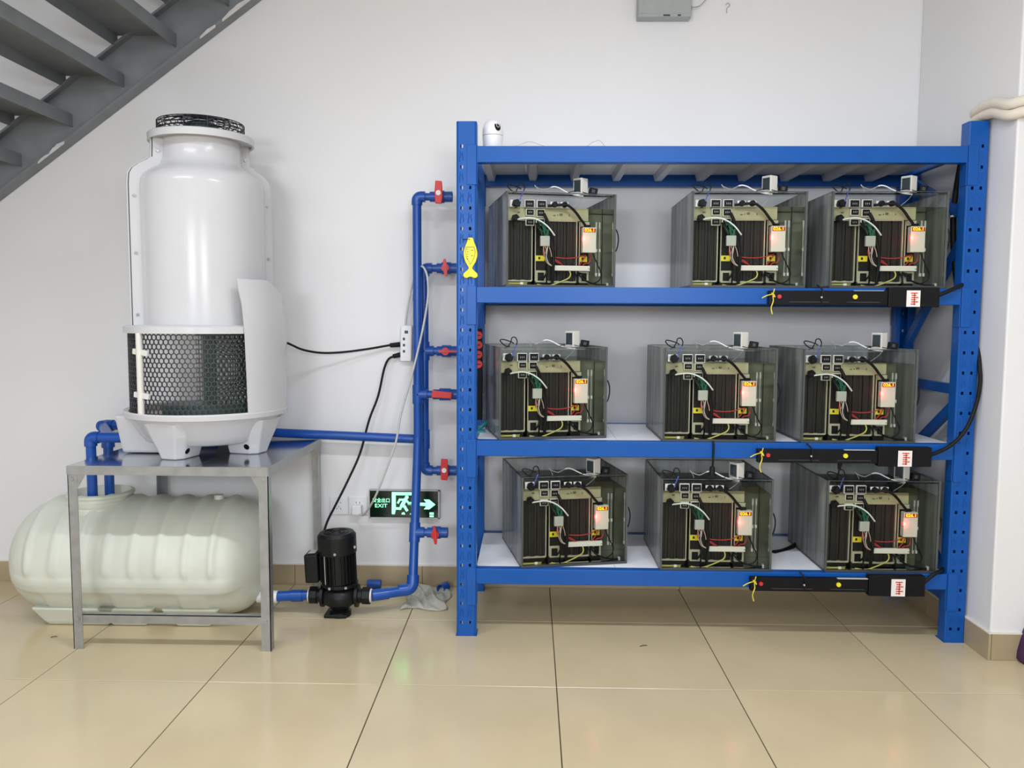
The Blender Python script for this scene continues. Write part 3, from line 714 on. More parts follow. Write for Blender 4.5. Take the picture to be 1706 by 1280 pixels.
MB().lathe(C0, [(0.0, 1.93), (0.062, 1.93), (0.066, 1.94), (0.066, 2.020), (0.055, 2.030), (0.0, 2.031)], 28).build('fan_motor', 'motor', ct, smooth=40)
for k in range(4):
    t = PI/2*k+0.4; d = Vector((math.cos(t), math.sin(t), 0)); q = Vector((-math.sin(t), math.cos(t), 0)); c = Vector((CX, CY, 1.92))
    MB().add([c+d*0.05-q*0.02-Vector((0,0,.01)), c+d*0.14-q*0.035-Vector((0,0,.012)), c+d*0.14+q*0.035+Vector((0,0,.012)), c+d*0.05+q*0.02+Vector((0,0,.01)),
              c+d*0.05-q*0.02-Vector((0,0,.014)), c+d*0.14-q*0.035-Vector((0,0,.016)), c+d*0.14+q*0.035+Vector((0,0,.008)), c+d*0.05+q*0.02+Vector((0,0,.006))],
             [(0,1,2,3),(7,6,5,4),(0,4,5,1),(1,5,6,2),(2,6,7,3),(3,7,4,0)]).build('fan_blade', 'motor', ct)
# packing inside the shell, catch basin
MB().lathe(C0, [(0.0, 1.185), (0.232, 1.185), (0.232, 1.40), (0.0, 1.40)], 40).build('packing', 'fill', ct)
bas = MB().lathe(C0, [(0.0, 0.775), (0.215, 0.775), (0.297, 0.868), (0.299, 0.878), (0.316, 0.882), (0.320, 0.876), (0.318, 0.858), (0.306, 0.855), (0.292, 0.835), (0.262, 0.785), (0.240, 0.757), (0.220, 0.748), (0.0, 0.748)], 72).build('basin', 'frp', ct, smooth=35)
for th0 in (-104, -14, 76):
    t0 = math.radians(th0); d = Vector((math.cos(t0), math.sin(t0), 0)); q = Vector((-math.sin(t0), math.cos(t0), 0)); c = Vector((CX, CY, 0))
    secs = [(0.845, 0.14, 0.300, 0.105), (0.79, 0.14, 0.282, 0.086), (0.745, 0.13, 0.266, 0.066), (0.7005, 0.13, 0.252, 0.050)]
    vs = []
    for (z, ri_, ro, w) in secs:
        for (rr, ww) in ((ri_, -w), (ro-0.03, -w), (ro, -w*0.62), (ro, w*0.62), (ro-0.03, w), (ri_, w)): vs.append(c+d*rr+q*ww+Vector((0, 0, z)))
    fs = []
    for i in range(3):
        for k in range(6): fs.append((i*6+k, i*6+(k+1) % 6, (i+1)*6+(k+1) % 6, (i+1)*6+k))
    fs += [tuple(range(6)), tuple(range(23, 17, -1))]
    fo = MB().add(vs, fs).build('foot', 'frp', ct, bevel=0.006)
    for sg in (-1, 1):
        ctr = c+d*0.218+q*(sg*0.059)+Vector((0, 0, 0.733))
        nrm = (q*sg+Vector((0, 0, -0.38))).normalized()
        MB().cyl(ctr-nrm*0.004, ctr+nrm*0.0028, 0.0125, n=16).build('bolt_hole', 'black', fo)
sx0, sx1 = -1.668, -1.50
vs = []
for (z, a, b, w) in ((0.86, sx0+0.012, sx1, 0.15), (0.703, sx0+0.022, sx1+0.02, 0.11)):
    for (x, y) in ((a, -w), (b, -w), (b, w), (a, w)): vs.append((x, CY+y, z))
MB().add(vs, [(0,3,2,1),(4,5,6,7),(0,1,5,4),(1,2,6,5),(2,3,7,6),(3,0,4,7)]).build('sump_box', 'frp', ct, bevel=0.012)
# hexagonal net round the air inlet
def hexnet(r, z0, z1, cell, a0, a1, w):
    mb = MB(); dt = cell/r; ncol = int((a1-a0)/dt); hgt = cell*0.866; side = cell/math.sqrt(3); nrow = int((z1-z0)/(side*1.5))
    def pt(u, z): return Vector((CX+r*math.cos(a0+u/r), CY+r*math.sin(a0+u/r), z))
    for j in range(nrow+1):
        zc = z0+side*1.5*j
        for i in range(ncol+1):
            u = (i+(0.5 if j % 2 else 0))*cell
            top = (u, zc+side*0.5+side*0.5); 
            v = [(u, zc+side), (u+cell/2, zc+side/2), (u+cell/2, zc-side/2), (u, zc-side)]
            for (a, b) in ((v[0], v[1]), (v[1], v[2]), (v[2], v[3])):
                if max(a[1], b[1]) > z1+0.004 or min(a[1], b[1]) < z0-0.004: continue
                if a[0] > (a1-a0)*r or b[0] > (a1-a0)*r: continue
                p0, p1 = pt(*a), pt(*b); rad = Vector((p0.x-CX, p0.y-CY, 0)).normalized()
                mb.bar(p0, p1, w, w*1.3, up=rad)
    return mb
A0 = VIEW+math.radians(33); 
hexnet(0.292, 0.872, 1.196, 0.0205, VIEW-math.radians(118), A0, 0.0034).build('intake_net', 'net', ct)['kind'] = 'stuff'
hexnet(0.274, 0.872, 1.196, 0.0205, VIEW-math.radians(8), A0, 0.0038).build('intake_net', 'greennet', ct)['kind'] = 'stuff'
hexnet(0.255, 0.872, 1.196, 0.0185, VIEW+math.radians(3), A0+0.3, 0.0040).build('intake_net', 'net', ct)['kind'] = 'stuff'
hexnet(0.280, 0.872, 1.196, 0.0185, VIEW-math.radians(112), VIEW-math.radians(62), 0.005).build('intake_net', 'net', ct)['kind'] = 'stuff'
MB().lathe(C0, [(0.280, 0.868), (0.280, 0.915), (0.277, 0.915), (0.277, 0.868)], 30, VIEW-math.radians(36), A0).build('net_band', 'greennet', ct)
MB().lathe(C0, [(0.265, 0.87), (0.265, 1.196), (0.262, 1.196), (0.262, 0.87)], 8, VIEW-math.radians(3), VIEW+math.radians(7)).build('net_overlap', 'greennet', ct)
tp = VIEW-math.radians(52)
pp = Vector((CX+0.304*math.cos(tp), CY+0.304*math.sin(tp), 0))
po = MB().cyl(pp+Vector((0, 0, 0.875)), pp+Vector((0, 0, 1.19)), 0.0125, n=16).build('stay_post', 'beige', ct, smooth=50)
for z in (0.955, 1.12): MB().bar(pp+Vector((-0.028, 0.012, z)), pp+Vector((0.04, -0.012, z-0.008)), 0.016, 0.022).build('clamp', 'beige', po, bevel=0.003)
# plain white cover sheet over the right-hand part of the inlet
n = 24; vs = []; a1 = A0+math.radians(78)
rows_ = [(0.314, 0.880, 0.0), (0.315, 1.0, -0.01), (0.316, 1.2, -0.03), (0.312, 1.30, -0.05), (0.304, 1.352, -0.075), (0.298, 1.398, -0.085)]
for th_ in (0.0, 0.004):
    for (r, z, da) in rows_:
        for k in range(n+1):
            f = k/n; t = A0-0.10+da+(a1-A0+0.1-da)*f
            zz = z-(0.055*min(1.0, max(0, (f-0.30)/0.30)) if z > 1.33 else 0)
            vs.append((CX+(r+th_)*math.cos(t), CY+(r+th_)*math.sin(t), zz))
m_ = n+1; fs = []; off = len(rows_)*m_
for i in range(len(rows_)-1):
    for k in range(n):
        fs.append((i*m_+k, i*m_+k+1, (i+1)*m_+k+1, (i+1)*m_+k)); fs.append((off+i*m_+k, off+(i+1)*m_+k, off+(i+1)*m_+k+1, off+i*m_+k+1))
for i in range(len(rows_)-1):
    for k in (0, n): fs.append((i*m_+k, (i+1)*m_+k, off+(i+1)*m_+k, off+i*m_+k))
for k in range(n):
    for i in (0, len(rows_)-1): fs.append((i*m_+k, i*m_+k+1, off+i*m_+k+1, off+i*m_+k))
MB().add(vs, fs).build('cover_sheet', 'frp', ct, smooth=50)

# ------------------------------------------------------------------ horizontal water tank under the table
WX0, WX1, WY, WR = -2.145, -1.115, 3.30, 0.245
wt = empty('water_tank', ((WX0+WX1)/2, WY, 0), 'off-white ribbed plastic water tank lying under the steel table', 'water tank')
nx, nt = 150, 96; vs = []; xm = (WX0+WX1)/2; hl = (WX1-WX0)/2
ribs = [-0.36+0.105*k for k in range(8)]
def cap(t):
    # rounded ends: softer on the left than on the right
    if t < -0.55: u = (-t-0.55)/0.45; return max(0.0, (1-min(1, u)**2.4))**(1/2.2)
    if t > 0.70: u = (t-0.70)/0.30; return max(0.0, (1-min(1, u)**3.0))**(1/2.6)
    return 1.0
def tnear(k): return -1+2*(0.5-0.5*math.cos(PI*k/nx))
for i in range(nx+1):
    t = tnear(i); x = xm+hl*t; R0 = cap(t)
    for k in range(nt):
        a = 2*PI*k/nt; s_, c_ = math.sin(a), math.cos(a)
        r = WR*R0
        zrel = s_
        endf = max(0.0, min(1.0, R0*3-1.9))
        rb = 0.0
        for xr in ribs:
            d = (x-xm-xr-0.01)/0.026
            if abs(d) < 1: rb = max(rb, 0.5+0.5*math.cos(PI*d))
        up = max(0.0, min(1.0, (s_+0.12)/0.12)); lowr = max(0.0, min(1.0, (-0.36-s_)/0.12))
        r += 0.012*rb*up*endf
        band = math.exp(-((s_+0.20)/0.035)**2)+math.exp(-((s_+0.32)/0.035)**2)
        r += 0.008*min(1, band)*endf
        ph = ((x-WX0) % 0.27)/0.27
        r -= 0.012*lowr*endf*max(0.0, min(1.0, (0.5-abs(ph-0.5)-0.18)*14))
        zz = WR+0.004+r*s_; yy = WY+r*c_
        if s_ < -0.80 and endf > 0: zz = max(zz, 0.016*0+0.02)
        vs.append((x, yy, zz))
fs = []
for i in range(nx):
    for k in range(nt): fs.append((i*nt+k, i*nt+(k+1) % nt, (i+1)*nt+(k+1) % nt, (i+1)*nt+k))
MB().add(vs, fs).build('tank_body', 'blob', wt, smooth=70)
for (pa2, pb2) in ((79, 180), (188, 244), (297, 352)):
    xa_, xb_ = at_z(pa2, 1043, 0).x, at_z(pb2, 1043, 0).x; vs2 = []
    for (z, dx, yy) in ((0.0, 0.0, 0.150), (0.02, -0.012, 0.165), (0.085, -0.05, 0.195)):
        for (x, y) in ((xa_+dx, -yy), (xb_-dx, -yy), (xb_-dx, yy), (xa_+dx, yy)): vs2.append((x, WY+y, z))
    fs2 = [(0, 3, 2, 1), (8, 9, 10, 11)]
    for i in range(2):
        for k in range(4): fs2.append((4*i+k, 4*i+(k+1) % 4, 4*i+4+(k+1) % 4, 4*i+4+k))
    MB().add(vs2, fs2).build('saddle_foot', 'blob', wt, bevel=0.008)
nk = at_y(168, 822, WY); NX = nk.x
MB().lathe((NX, WY, 0), [(0.142, 0.40), (0.140, 0.455), (0.128, 0.470), (0.134, 0.478), (0.134, 0.490), (0.126, 0.494), (0.126, 0.506), (0.131, 0.510), (0.131, 0.520), (0.118, 0.524), (0.112, 0.516), (0.112, 0.43), (0.0, 0.43)], 48).build('neck', 'blob', wt, smooth=40)
ox = at_y(425, 1006, WY)
MB().cyl((WX1-0.03, WY, 0.075), (WX1+0.055, WY, 0.075), 0.026, n=24).cyl((WX1-0.005, WY, 0.075), (WX1+0.02, WY, 0.075), 0.034, n=24).build('outlet', 'white', wt, smooth=40)
MB().lathe((at_y(365, 829, WY).x, WY, 0), [(0.0, 0.512), (0.018, 0.510), (0.022, 0.485)], 16).build('lift_lug', 'blob', wt, smooth=40)

# ------------------------------------------------------------------ pump
PX, PY, PZ = -0.795, 3.30, 0.085
pm = empty('water_pump', (PX, PY, 0), 'black vertical electric water pump on the floor between the blue pipes', 'pump')
tilt = Vector((-0.035, 0, 1)).normalized()
def pk(h, dx=0, dy=0): return Vector((PX+dx, PY+dy, 0))+tilt*h
MB().lathe((PX, PY, 0), [(0.0, 0.0), (0.045, 0.0), (0.045, 0.02), (0.032, 0.028), (0.05, 0.045), (0.072, 0.06), (0.078, 0.085), (0.072, 0.108), (0.055, 0.122), (0.06, 0.128), (0.075, 0.132), (0.075, 0.146), (0.0, 0.146)], 32).build('volute', 'pump', pm, smooth=40)
MB().box(PX-0.06, PX+0.035, PY-0.045, PY+0.045, 0.0, 0.016).build('base_foot', 'pump', pm, bevel=0.004)
bd = MB().cyl(pk(0.146), pk(0.285), 0.066, n=32).build('motor_body', 'pump', pm, smooth=40)
f = MB()
for k in range(28):
    t = 2*PI*k/28; d = Vector((math.cos(t), math.sin(t), 0))
    f.bar(pk(0.152)+d*0.069, pk(0.280)+d*0.069, 0.014, 0.004, up=Vector((-d.y, d.x, 0)))
f.build('cooling_fins', 'pump', bd)
MB().cyl(pk(0.272), pk(0.345), 0.080, 0.080, n=36).cyl(pk(0.345), pk(0.358), 0.080, 0.070, n=36).build('fan_cover', 'pump', pm, smooth=35)
c = MB()
for r in (0.018, 0.034, 0.05): 
    a_ = pk(0.3585); c.tube([a_+Vector((r*math.cos(2*PI*k/28), r*math.sin(2*PI*k/28), 0)) for k in range(28)], 0.003, n=5, smooth=False, closed=True)
c.build('cover_grille', 'pump', pm)
MB().obox(pk(0.215, -0.098, -0.02), 0.056, 0.085, 0.120, Matrix.Rotation(-0.05, 3, 'Y')).build('terminal_box', 'pump', pm, bevel=0.007)
MB().obox(pk(0.278, -0.098, -0.02), 0.030, 0.05, 0.001, Matrix.Rotation(-0.05, 3, 'Y')).build('label', 'lgrey', pm)
MB().bar(pk(0.15, -0.040, -0.062), pk(0.275, -0.040, -0.062), 0.004, 0.003).build('tie_rod', 'pumplabel', pm)
for (dx, dy, h) in ((0.01, -0.081, 0.285), (0.078, -0.02, 0.30), (-0.02, -0.078, 0.14), (0.045, -0.066, 0.14)):
    MB().cyl(pk(h, dx, dy), pk(h, dx, dy-0.006), 0.006, n=6).build('bolt', 'steel', pm)
for sg in (-1, 1):
    x = PX+sg*0.075
    MB().cyl((PX+sg*0.04, PY, PZ), (PX+sg*0.095, PY, PZ), 0.034, 0.03, n=24).cyl((PX+sg*0.066, PY, PZ), (PX+sg*0.078, PY, PZ), 0.048, n=24).build('port_flange', 'pump', pm, smooth=35)
    u = MB(); n = 8
    vs = [(PX+sg*t_, PY+0.038*math.cos(2*PI*k/n), PZ+0.038*math.sin(2*PI*k/n)) for t_ in (0.095, 0.128) for k in range(n)]
    u.add(vs, [(k, (k+1) % n, n+(k+1) % n, n+k) for k in range(n)]+[tuple(range(n-1, -1, -1)), tuple(range(n, 2*n))])
    u.build('union_nut', 'pump', pm, bevel=0.003)
    MB().cyl((PX+sg*0.128, PY, PZ), (PX+sg*0.134, PY, PZ), 0.029, n=24).build('gasket', 'white', pm)

# ------------------------------------------------------------------ blue pipework
RP = 0.0195
def pipe(parent, pts, r=RP, name='pipe', n=20):
    for a, b in zip(pts[:-1], pts[1:]): MB().cyl(a, b, r, n=n).build(name, 'pipe', parent, smooth=40)
def elbow(parent, p, d0, d1, r=RP, leg=0.036):
    p = Vector(p); d0 = Vector(d0).normalized(); d1 = Vector(d1).normalized(); R = r*1.22
    pts = [p+d0*leg]; 
    q = leg*0.55
    for k in range(7):
        t = k/6; pts.append((p+d0*q)*(1-t)**2+p*(2*t*(1-t))+(p+d1*q)*t*t)
    pts.append(p+d1*leg)
    MB().tube(pts, R, n=20, smooth=False).build('elbow', 'pipe', parent, smooth=50)
def tee(parent, p, axis, side, r=RP):
    p = Vector(p); a = Vector(axis).normalized(); s_ = Vector(side).normalized(); R = r*1.22
    MB().cyl(p-a*0.042, p+a*0.042, R, n=20).cyl(p, p+s_*0.042, R, n=20).build('tee', 'pipe', parent, smooth=40)
def valve(parent, p, d, length, pose, r=0.0165):
    # union valve along d starting at p, red handle; open pipe socket at its end
    p = Vector(p); d = Vector(d).normalized()
    c = p+d*(length*0.55)
    v = MB().cyl(p+d*(length*0.22), p+d*(length*0.40), r*1.35, n=20).cyl(p+d*(length*0.40), p+d*(length*0.72), r*1.65, n=20).build('valve_body', 'pipe', parent, smooth=40)
    MB().cyl(p, p+d*(length*0.24), r, n=20).build('pipe', 'pipe', parent, smooth=40)
    e0, e1 = p+d*(length*0.70), p+d*length
    R0, R1 = r*1.4, r*1.08
    a = d.orthogonal().normalized(); b = d.cross(a); vs = []; n = 20
    for (pt_, rr) in ((e0, R0), (e1, R0), (e1, R1), (e0+d*0.004, R1)):
        for k in range(n): t = 2*PI*k/n; vs.append(pt_+a*(rr*math.cos(t))+b*(rr*math.sin(t)))
    fs = [(i*n+k, i*n+(k+1) % n, (i+1)*n+(k+1) % n, (i+1)*n+k) for i in range(3) for k in range(n)]+[tuple(range(3*n, 4*n))]
    MB().add(vs, fs).build('socket_end', 'pipe', parent, smooth=40)
    if pose == 'paddle':     # broad lever turned upright, seen face on
        y = c.y-r*1.65-0.012
        h = MB().prism([(c.x-0.014, c.z-0.034), (c.x+0.014, c.z-0.036), (c.x+0.019, c.z-0.005), (c.x+0.015, c.z+0.060), (c.x-0.013, c.z+0.062), (c.x-0.017, c.z+0.012)], 'y', y-0.010, y+0.004)
        h.cyl((c.x, y, c.z), (c.x, c.y, c.z), 0.012, n=14)
        o = h.build('handle', 'red', v, bevel=0.003)
        MB().cyl((c.x, y-0.010, c.z+0.01), (c.x, y-0.0115, c.z+0.01), 0.011, n=16).build('handle_badge', 'sticker', v)
    elif pose == 'flat':     # broad lever lying along the pipe
        y = c.y-r*1.65-0.012
        h = MB().prism([(c.x-0.055, c.z-0.010), (c.x+0.034, c.z-0.015), (c.x+0.038, c.z+0.012), (c.x-0.050, c.z+0.022)], 'y', y-0.010, y+0.004)
        h.cyl((c.x, y, c.z), (c.x, c.y, c.z), 0.012, n=14); h.build('handle', 'red', v, bevel=0.003)
    else:                    # slim butterfly handle: upright 'wing' or along the pipe 'long'
        y = c.y-r*1.65-0.008
        h = MB().cyl((c.x, c.y-r, c.z), (c.x, y-0.006, c.z), 0.017, n=18)
        if pose == 'wing': h.prism([(c.x-0.008, c.z-0.012), (c.x-0.001, c.z-0.040), (c.x+0.008, c.z-0.040), (c.x+0.010, c.z-0.012), (c.x+0.008, c.z+0.012), (c.x+0.002, c.z+0.038), (c.x-0.007, c.z+0.038), (c.x-0.010, c.z+0.012)], 'y', y-0.012, y+0.002)
        else: h.prism([(c.x-0.03, c.z-0.004), (c.x+0.055, c.z-0.004), (c.x+0.055, c.z+0.004), (c.x-0.03, c.z+0.006)], 'y', y-0.012, y+0.002)
        h.build('handle', 'red', v, smooth=35)
YA, YB = 3.555, 3.615
xA = at_y(703, 325, YA).x
sp = empty('supply_pipework', (xA, YA, 0), 'blue plastic riser from the pump with three red-handled valves', 'pipework')
def zA(y): return at_y(700, y, YA).z
xA = at_y(696, 650, YA).x
zt_ = at_y(703, 328, YA).z
zl_ = PZ
YL = 3.37; zj = 0.72
def yr_(z): return YA if z > zj else YL+(YA-YL)*(z-PZ)/(zj-PZ)
pipe(sp, [(PX+0.134, PY, PZ), (xA-0.03, YL-0.012, PZ+0.004)], RP*1.1)
elbow(sp, (xA, YL, PZ+0.006), (-1, -0.3, 0), (0, (YA-YL)/(zj-PZ), 1), RP*1.1, 0.06)
pipe(sp, [(xA, yr_(PZ+0.04), PZ+0.04), (xA, YA, zj)], RP)
pipe(sp, [(xA, YA, zj-0.004), (xA, YA, zt_)], RP)
MB().cyl((PX+0.135, PY+0.002, PZ), (PX+0.20, PY+0.026, PZ+0.002), RP*1.25, n=20).build('coupling', 'pipe', sp, smooth=40)
elbow(sp, (xA, YA, zt_), (0, 0, -1), (1, 0, 0))
valve(sp, (xA+0.03, YA, zt_), (1, 0, 0), 0.125, 'paddle')
z1_ = at_y(700, 657, YA).z; tee(sp, (xA, YA, z1_), (0, 0, 1), (1, 0, 0)); valve(sp, (xA+0.035, YA, z1_), (1, 0, 0), 0.155, 'flat')
z2_ = at_y(692, 888, 3.43).z; tee(sp, (xA, yr_(z2_), z2_), (0, (YA-YL)/(zj-PZ), 1), (1, 0, 0)); valve(sp, (xA+0.03, yr_(z2_), z2_), (1, 0, 0), 0.115, 'wing')
MB().cyl((xA, YA, at_y(700, 490, YA).z-0.03), (xA, YA, at_y(700, 490, YA).z+0.0), RP*1.07, n=20).build('coupling', 'pipe', sp, smooth=40)
xB = at_y(707, 600, YB).x
rp = empty('return_pipework', (xB, YB, 0), 'blue plastic riser behind with three valves and long wall pipe to the tank', 'pipework')
zb0, zb1, zb2 = at_y(712, 447, YB).z, at_y(712, 585, YB).z, at_y(710, 784, YB).z
pipe(rp, [(xB, YB, zb2), (xB, YB, zb0)], RP)
elbow(rp, (xB, YB, zb0), (0, 0, -1), (1, 0, 0)); valve(rp, (xB+0.03, YB, zb0), (1, 0, 0), 0.125, 'wing')
tee(rp, (xB, YB, zb1), (0, 0, 1), (1, 0, 0)); valve(rp, (xB+0.03, YB, zb1), (1, 0, 0), 0.125, 'long')
elbow(rp, (xB, YB, zb2), (0, 0, 1), (1, 0, 0)); valve(rp, (xB+0.03, YB, zb2), (1, 0, 0), 0.115, 'paddle')
zh = at_y(692, 734, YB).z+0.006; zh2 = at_y(172, 711, YB).z+0.006
xE = at_y(176, 711, YB).x
tee(rp, (xB, YB, zh), (0, 0, 1), (-1, 0, 0))
pipe(rp, [(xB-0.03, YB, zh), (xE+0.03, YB, zh2)], RP*1.05)
elbow(rp, (xE, YB, zh2), (1, 0, 0), (0, -1, 0), RP*1.1)
YD = 3.34
pd = at_y(180, 740, YD); zc = zh2-0.02
pipe(rp, [(xE, YB-0.02, zh2), (pd.x, YD+0.02, zc)], RP*1.05)
elbow(rp, (pd.x, YD, zc), (0, 1, 0), (0, 0, -1), RP*1.1)
pipe(rp, [(pd.x, YD, zc-0.02), (pd.x, YD, 0.44)], RP)
YC = 3.24
dp = at_y(151, 735, YC); zd = at_y(170, 729, YC).z
dr = empty('drain_pipe', (dp.x, YC, 0.44), 'blue plastic drain pipe bent from the tower sump down into the tank neck', 'pipe')
pipe(dr, [(sx0+0.013, YC, zd), (dp.x+0.03, YC, zd)], RP*1.1)
elbow(dr, (dp.x, YC, zd), (1, 0, 0), (0, 0, -1), RP*1.05)
pipe(dr, [(dp.x, YC, zd-0.02), (dp.x, YC, 0.44)], RP)
su = empty('suction_pipe', (WX1+0.1, WY, PZ), 'short blue pipe joining the water tank outlet to the pump', 'pipe')
pipe(su, [(WX1+0.05, WY, 0.077), (PX-0.134, PY, PZ)], RP*1.1)
MB().cyl((-1.0, WY, 0.0805), (-0.955, WY, 0.082), RP*1.3, n=20).build('coupling', 'pipe', su, smooth=40)
def offcut(name, c, d, L_, label):
    c = Vector(c); d = Vector(d).normalized(); a = d.orthogonal().normalized(); b = d.cross(a); vs = []; n = 20
    for (t_, rr) in ((-L_/2, 0.0215), (L_/2, 0.0215), (L_/2, 0.0175), (-L_/2, 0.0175)):
        for k in range(n): q_ = 2*PI*k/n; vs.append(c+d*t_+a*(rr*math.cos(q_))+b*(rr*math.sin(q_)))
    fs = [(i*n+k, i*n+(k+1) % n, ((i+1) % 4)*n+(k+1) % n, ((i+1) % 4)*n+k) for i in range(4) for k in range(n)]
    tag(MB().add(vs, fs).build(name, 'pipe', None, smooth=40, loc=c), label, 'pipe')
oc = at_z(626, 977, 0.0); offcut('pipe_offcut', (oc.x, 3.635, 0.0216), (1, 0.05, 0), 0.062, 'short blue pipe offcut on the floor behind the pump')
oc = at_z(738, 985, 0.0); offcut('pipe_offcut', (oc.x+0.004, 3.60, 0.0216), (0.5, 1, 0), 0.05, 'short blue pipe offcut beside the grey rag')
# grey rag
rc = at_z(712, 1000, 0.0); n = 30; vs = []; rr = random.Random(5)
W_, H_ = 0.19, 0.13
ph = [(rr.uniform(20, 75), rr.uniform(20, 75), rr.uniform(0, 6), rr.uniform(0.3, 1)) for _ in range(9)]
for j in range(n+1):
    for i in range(n+1):
        x = (i/n-0.5); y = (j/n-0.5)
        h = sum(w_*math.sin(a_*x*0.38+b_*y*0.26+c_) for a_, b_, c_, w_ in ph)/4.5
        edge = max(0, 1-max(abs(x), abs(y))*2)**0.5
        z = 0.004+max(0.0, 0.026*edge*(1+1.7*h)+0.035*math.exp(-((x+0.28)**2+(y-0.25)**2)*22))
        vs.append((rc.x+x*W_*(1+0.1*math.sin(9*y)), 3.50+y*H_*2.0*(1+0.12*math.sin(7*x)), z))
tag(MB().add(vs, [(j*(n+1)+i, j*(n+1)+i+1, (j+1)*(n+1)+i+1, (j+1)*(n+1)+i) for j in range(n) for i in range(n)]).build('rag', 'rag', smooth=50, loc=(rc.x, 3.5, 0)), 'crumpled grey rag on the floor beside the left rack post', 'rag')
bpy.data.objects['rag'].modifiers.new('thick', 'SOLIDIFY').thickness = 0.003

# ------------------------------------------------------------------ exit sign
es = empty('exit_sign', (-0.58, YW, 0.39), 'lit green exit sign with running figure and arrow, low on the wall', 'sign')
ex0, ex1, ez0, ez1, EY = -0.743, -0.416, 0.325, 0.459, 3.668
MB().box(ex0, ex1, EY+0.001, YW-0.001, ez0, ez1).build('housing', 'grey', es, bevel=0.002)
fr = MB().box(ex0, ex1, EY-0.004, EY+0.001, ez1-0.004, ez1).box(ex0, ex1, EY-0.004, EY+0.001, ez0, ez0+0.005).box(ex0, ex0+0.003, EY-0.004, EY+0.001, ez0, ez1).box(ex1-0.007, ex1, EY-0.004, EY+0.001, ez0, ez1)
fr.build('frame', 'lgrey', es)
MB().box(ex0+0.003, ex1-0.007, EY-0.001, EY+0.001, ez0+0.005, ez1-0.004).build('face', 'signface', es)
SW = ex1-ex0
def sx(u): return ex0+(u-195)/(1495-195)*SW          # zoomed-in sign coordinates
def sz(v): return ez1-(v-165)/(700-165)*(ez1-ez0)
EF = EY-0.0018
text_mb('安全出口', 0.0225, EF, sx(417), sz(368), sx=0.92).build('lettering', 'signlit', es)
text_mb('EXIT', 0.0245, EF, sx(413), sz(466), sx=1.18).build('lettering', 'signlit', es)
def sign_poly(polys, name):
    mb = MB()
    for pl in polys: mb.prism([(sx(a), sz(b)) for a, b in pl], 'y', EF-0.0006, EF+0.0006)
    mb.build(name, 'signlit', es)
sign_poly([[(615, 205), (1075, 205), (1075, 262), (685, 262), (685, 540), (665, 620), (612, 620)]], 'doorway')
def limb(mb, pts, w):
    for (a, b) in zip(pts[:-1], pts[1:]):
        ax, az, bx, bz = sx(a[0]), sz(a[1]), sx(b[0]), sz(b[1]); mb.bar((ax, EF, az), (bx, EF, bz), 0.0012, w, up=(0, 1, 0)) if False else None
        d = Vector((bx-ax, 0, bz-az)); nrm = Vector((-d.z, 0, d.x)).normalized()*(w/2); e_ = d.normalized()*(w*0.35)
        q0, q1 = Vector((ax, 0, az))-e_, Vector((bx, 0, bz))+e_
        mb.prism([(v.x, v.z) for v in (q0+nrm, q1+nrm, q1-nrm, q0-nrm)], 'y', EF-0.0006, EF+0.0006)
run = MB(); hc = (sx(890), sz(300))
run.prism([(hc[0]+0.0085*math.cos(2*PI*k/16), hc[1]+0.0085*math.sin(2*PI*k/16)) for k in range(16)], 'y', EF-0.0006, EF+0.0006)
limb(run, [(860, 350), (805, 450)], 0.017); limb(run, [(845, 345), (760, 345), (728, 405)], 0.009); limb(run, [(880, 355), (925, 410), (990, 405)], 0.009)
limb(run, [(800, 450), (765, 515), (685, 510)], 0.011); limb(run, [(815, 445), (850, 480), (890, 545)], 0.012)
run.build('running_figure', 'signlit', es)
sign_poly([[(985, 400), (1250, 400), (1205, 340), (1305, 340), (1418, 432), (1305, 522), (1205, 522), (1250, 462), (900, 440), (985, 440)]], 'arrow')
sign_poly([[(790, 622), (800, 590), (840, 580), (862, 622)], [(945, 622), (955, 600), (990, 600), (990, 622)]], 'floor_mark')
sign_poly([[(1310, 580), (1385, 580), (1385, 625), (1310, 625)], [(1310, 640), (1385, 640), (1385, 668), (1310, 668)]], 'corner_mark')

# ------------------------------------------------------------------ wall sockets, power strip, cables on the left
def wall_socket(px, py, label):
    c = at_y(px, py, YW); w = 0.043
    t = empty('wall_socket', (c.x, YW, c.z), label, 'socket', None)
    MB().box(c.x-w, c.x+w, YW-0.008, YW-0.0005, c.z-w, c.z+w).build('cover_plate', 'white', t, bevel=0.003)
    m_ = MB()
    for (dx, dz, an) in ((-0.008, 0.014, 0), (0.008, 0.014, 0), (-0.009, -0.014, 0.5), (0.009, -0.014, -0.5), (0, -0.004, 0)):
        m_.obox((c.x+dx, YW-0.0083, c.z+dz), 0.0022, 0.001, 0.008, Matrix.Rotation(an, 3, 'Y'))
    m_.build('pin_slots', 'black', t)
    return c
wall_socket(565, 842, 'white wall socket left of the exit sign, nothing plugged in')
c2 = wall_socket(597, 842, 'white wall socket next to the exit sign with a plug in it')
pl = empty('plug', (c2.x, YW-0.02, c2.z-0.014), 'white plug with pale cable in the socket beside the exit sign', 'plug')
MB().box(c2.x-0.022, c2.x+0.022, YW-0.045, YW-0.009, c2.z-0.038, c2.z+0.008).build('plug_body', 'white', pl, bevel=0.005)
g0 = Vector((c2.x+0.012, YW-0.04, c2.z-0.030))
def A(px, py, Y): return at_y(px, py, Y)
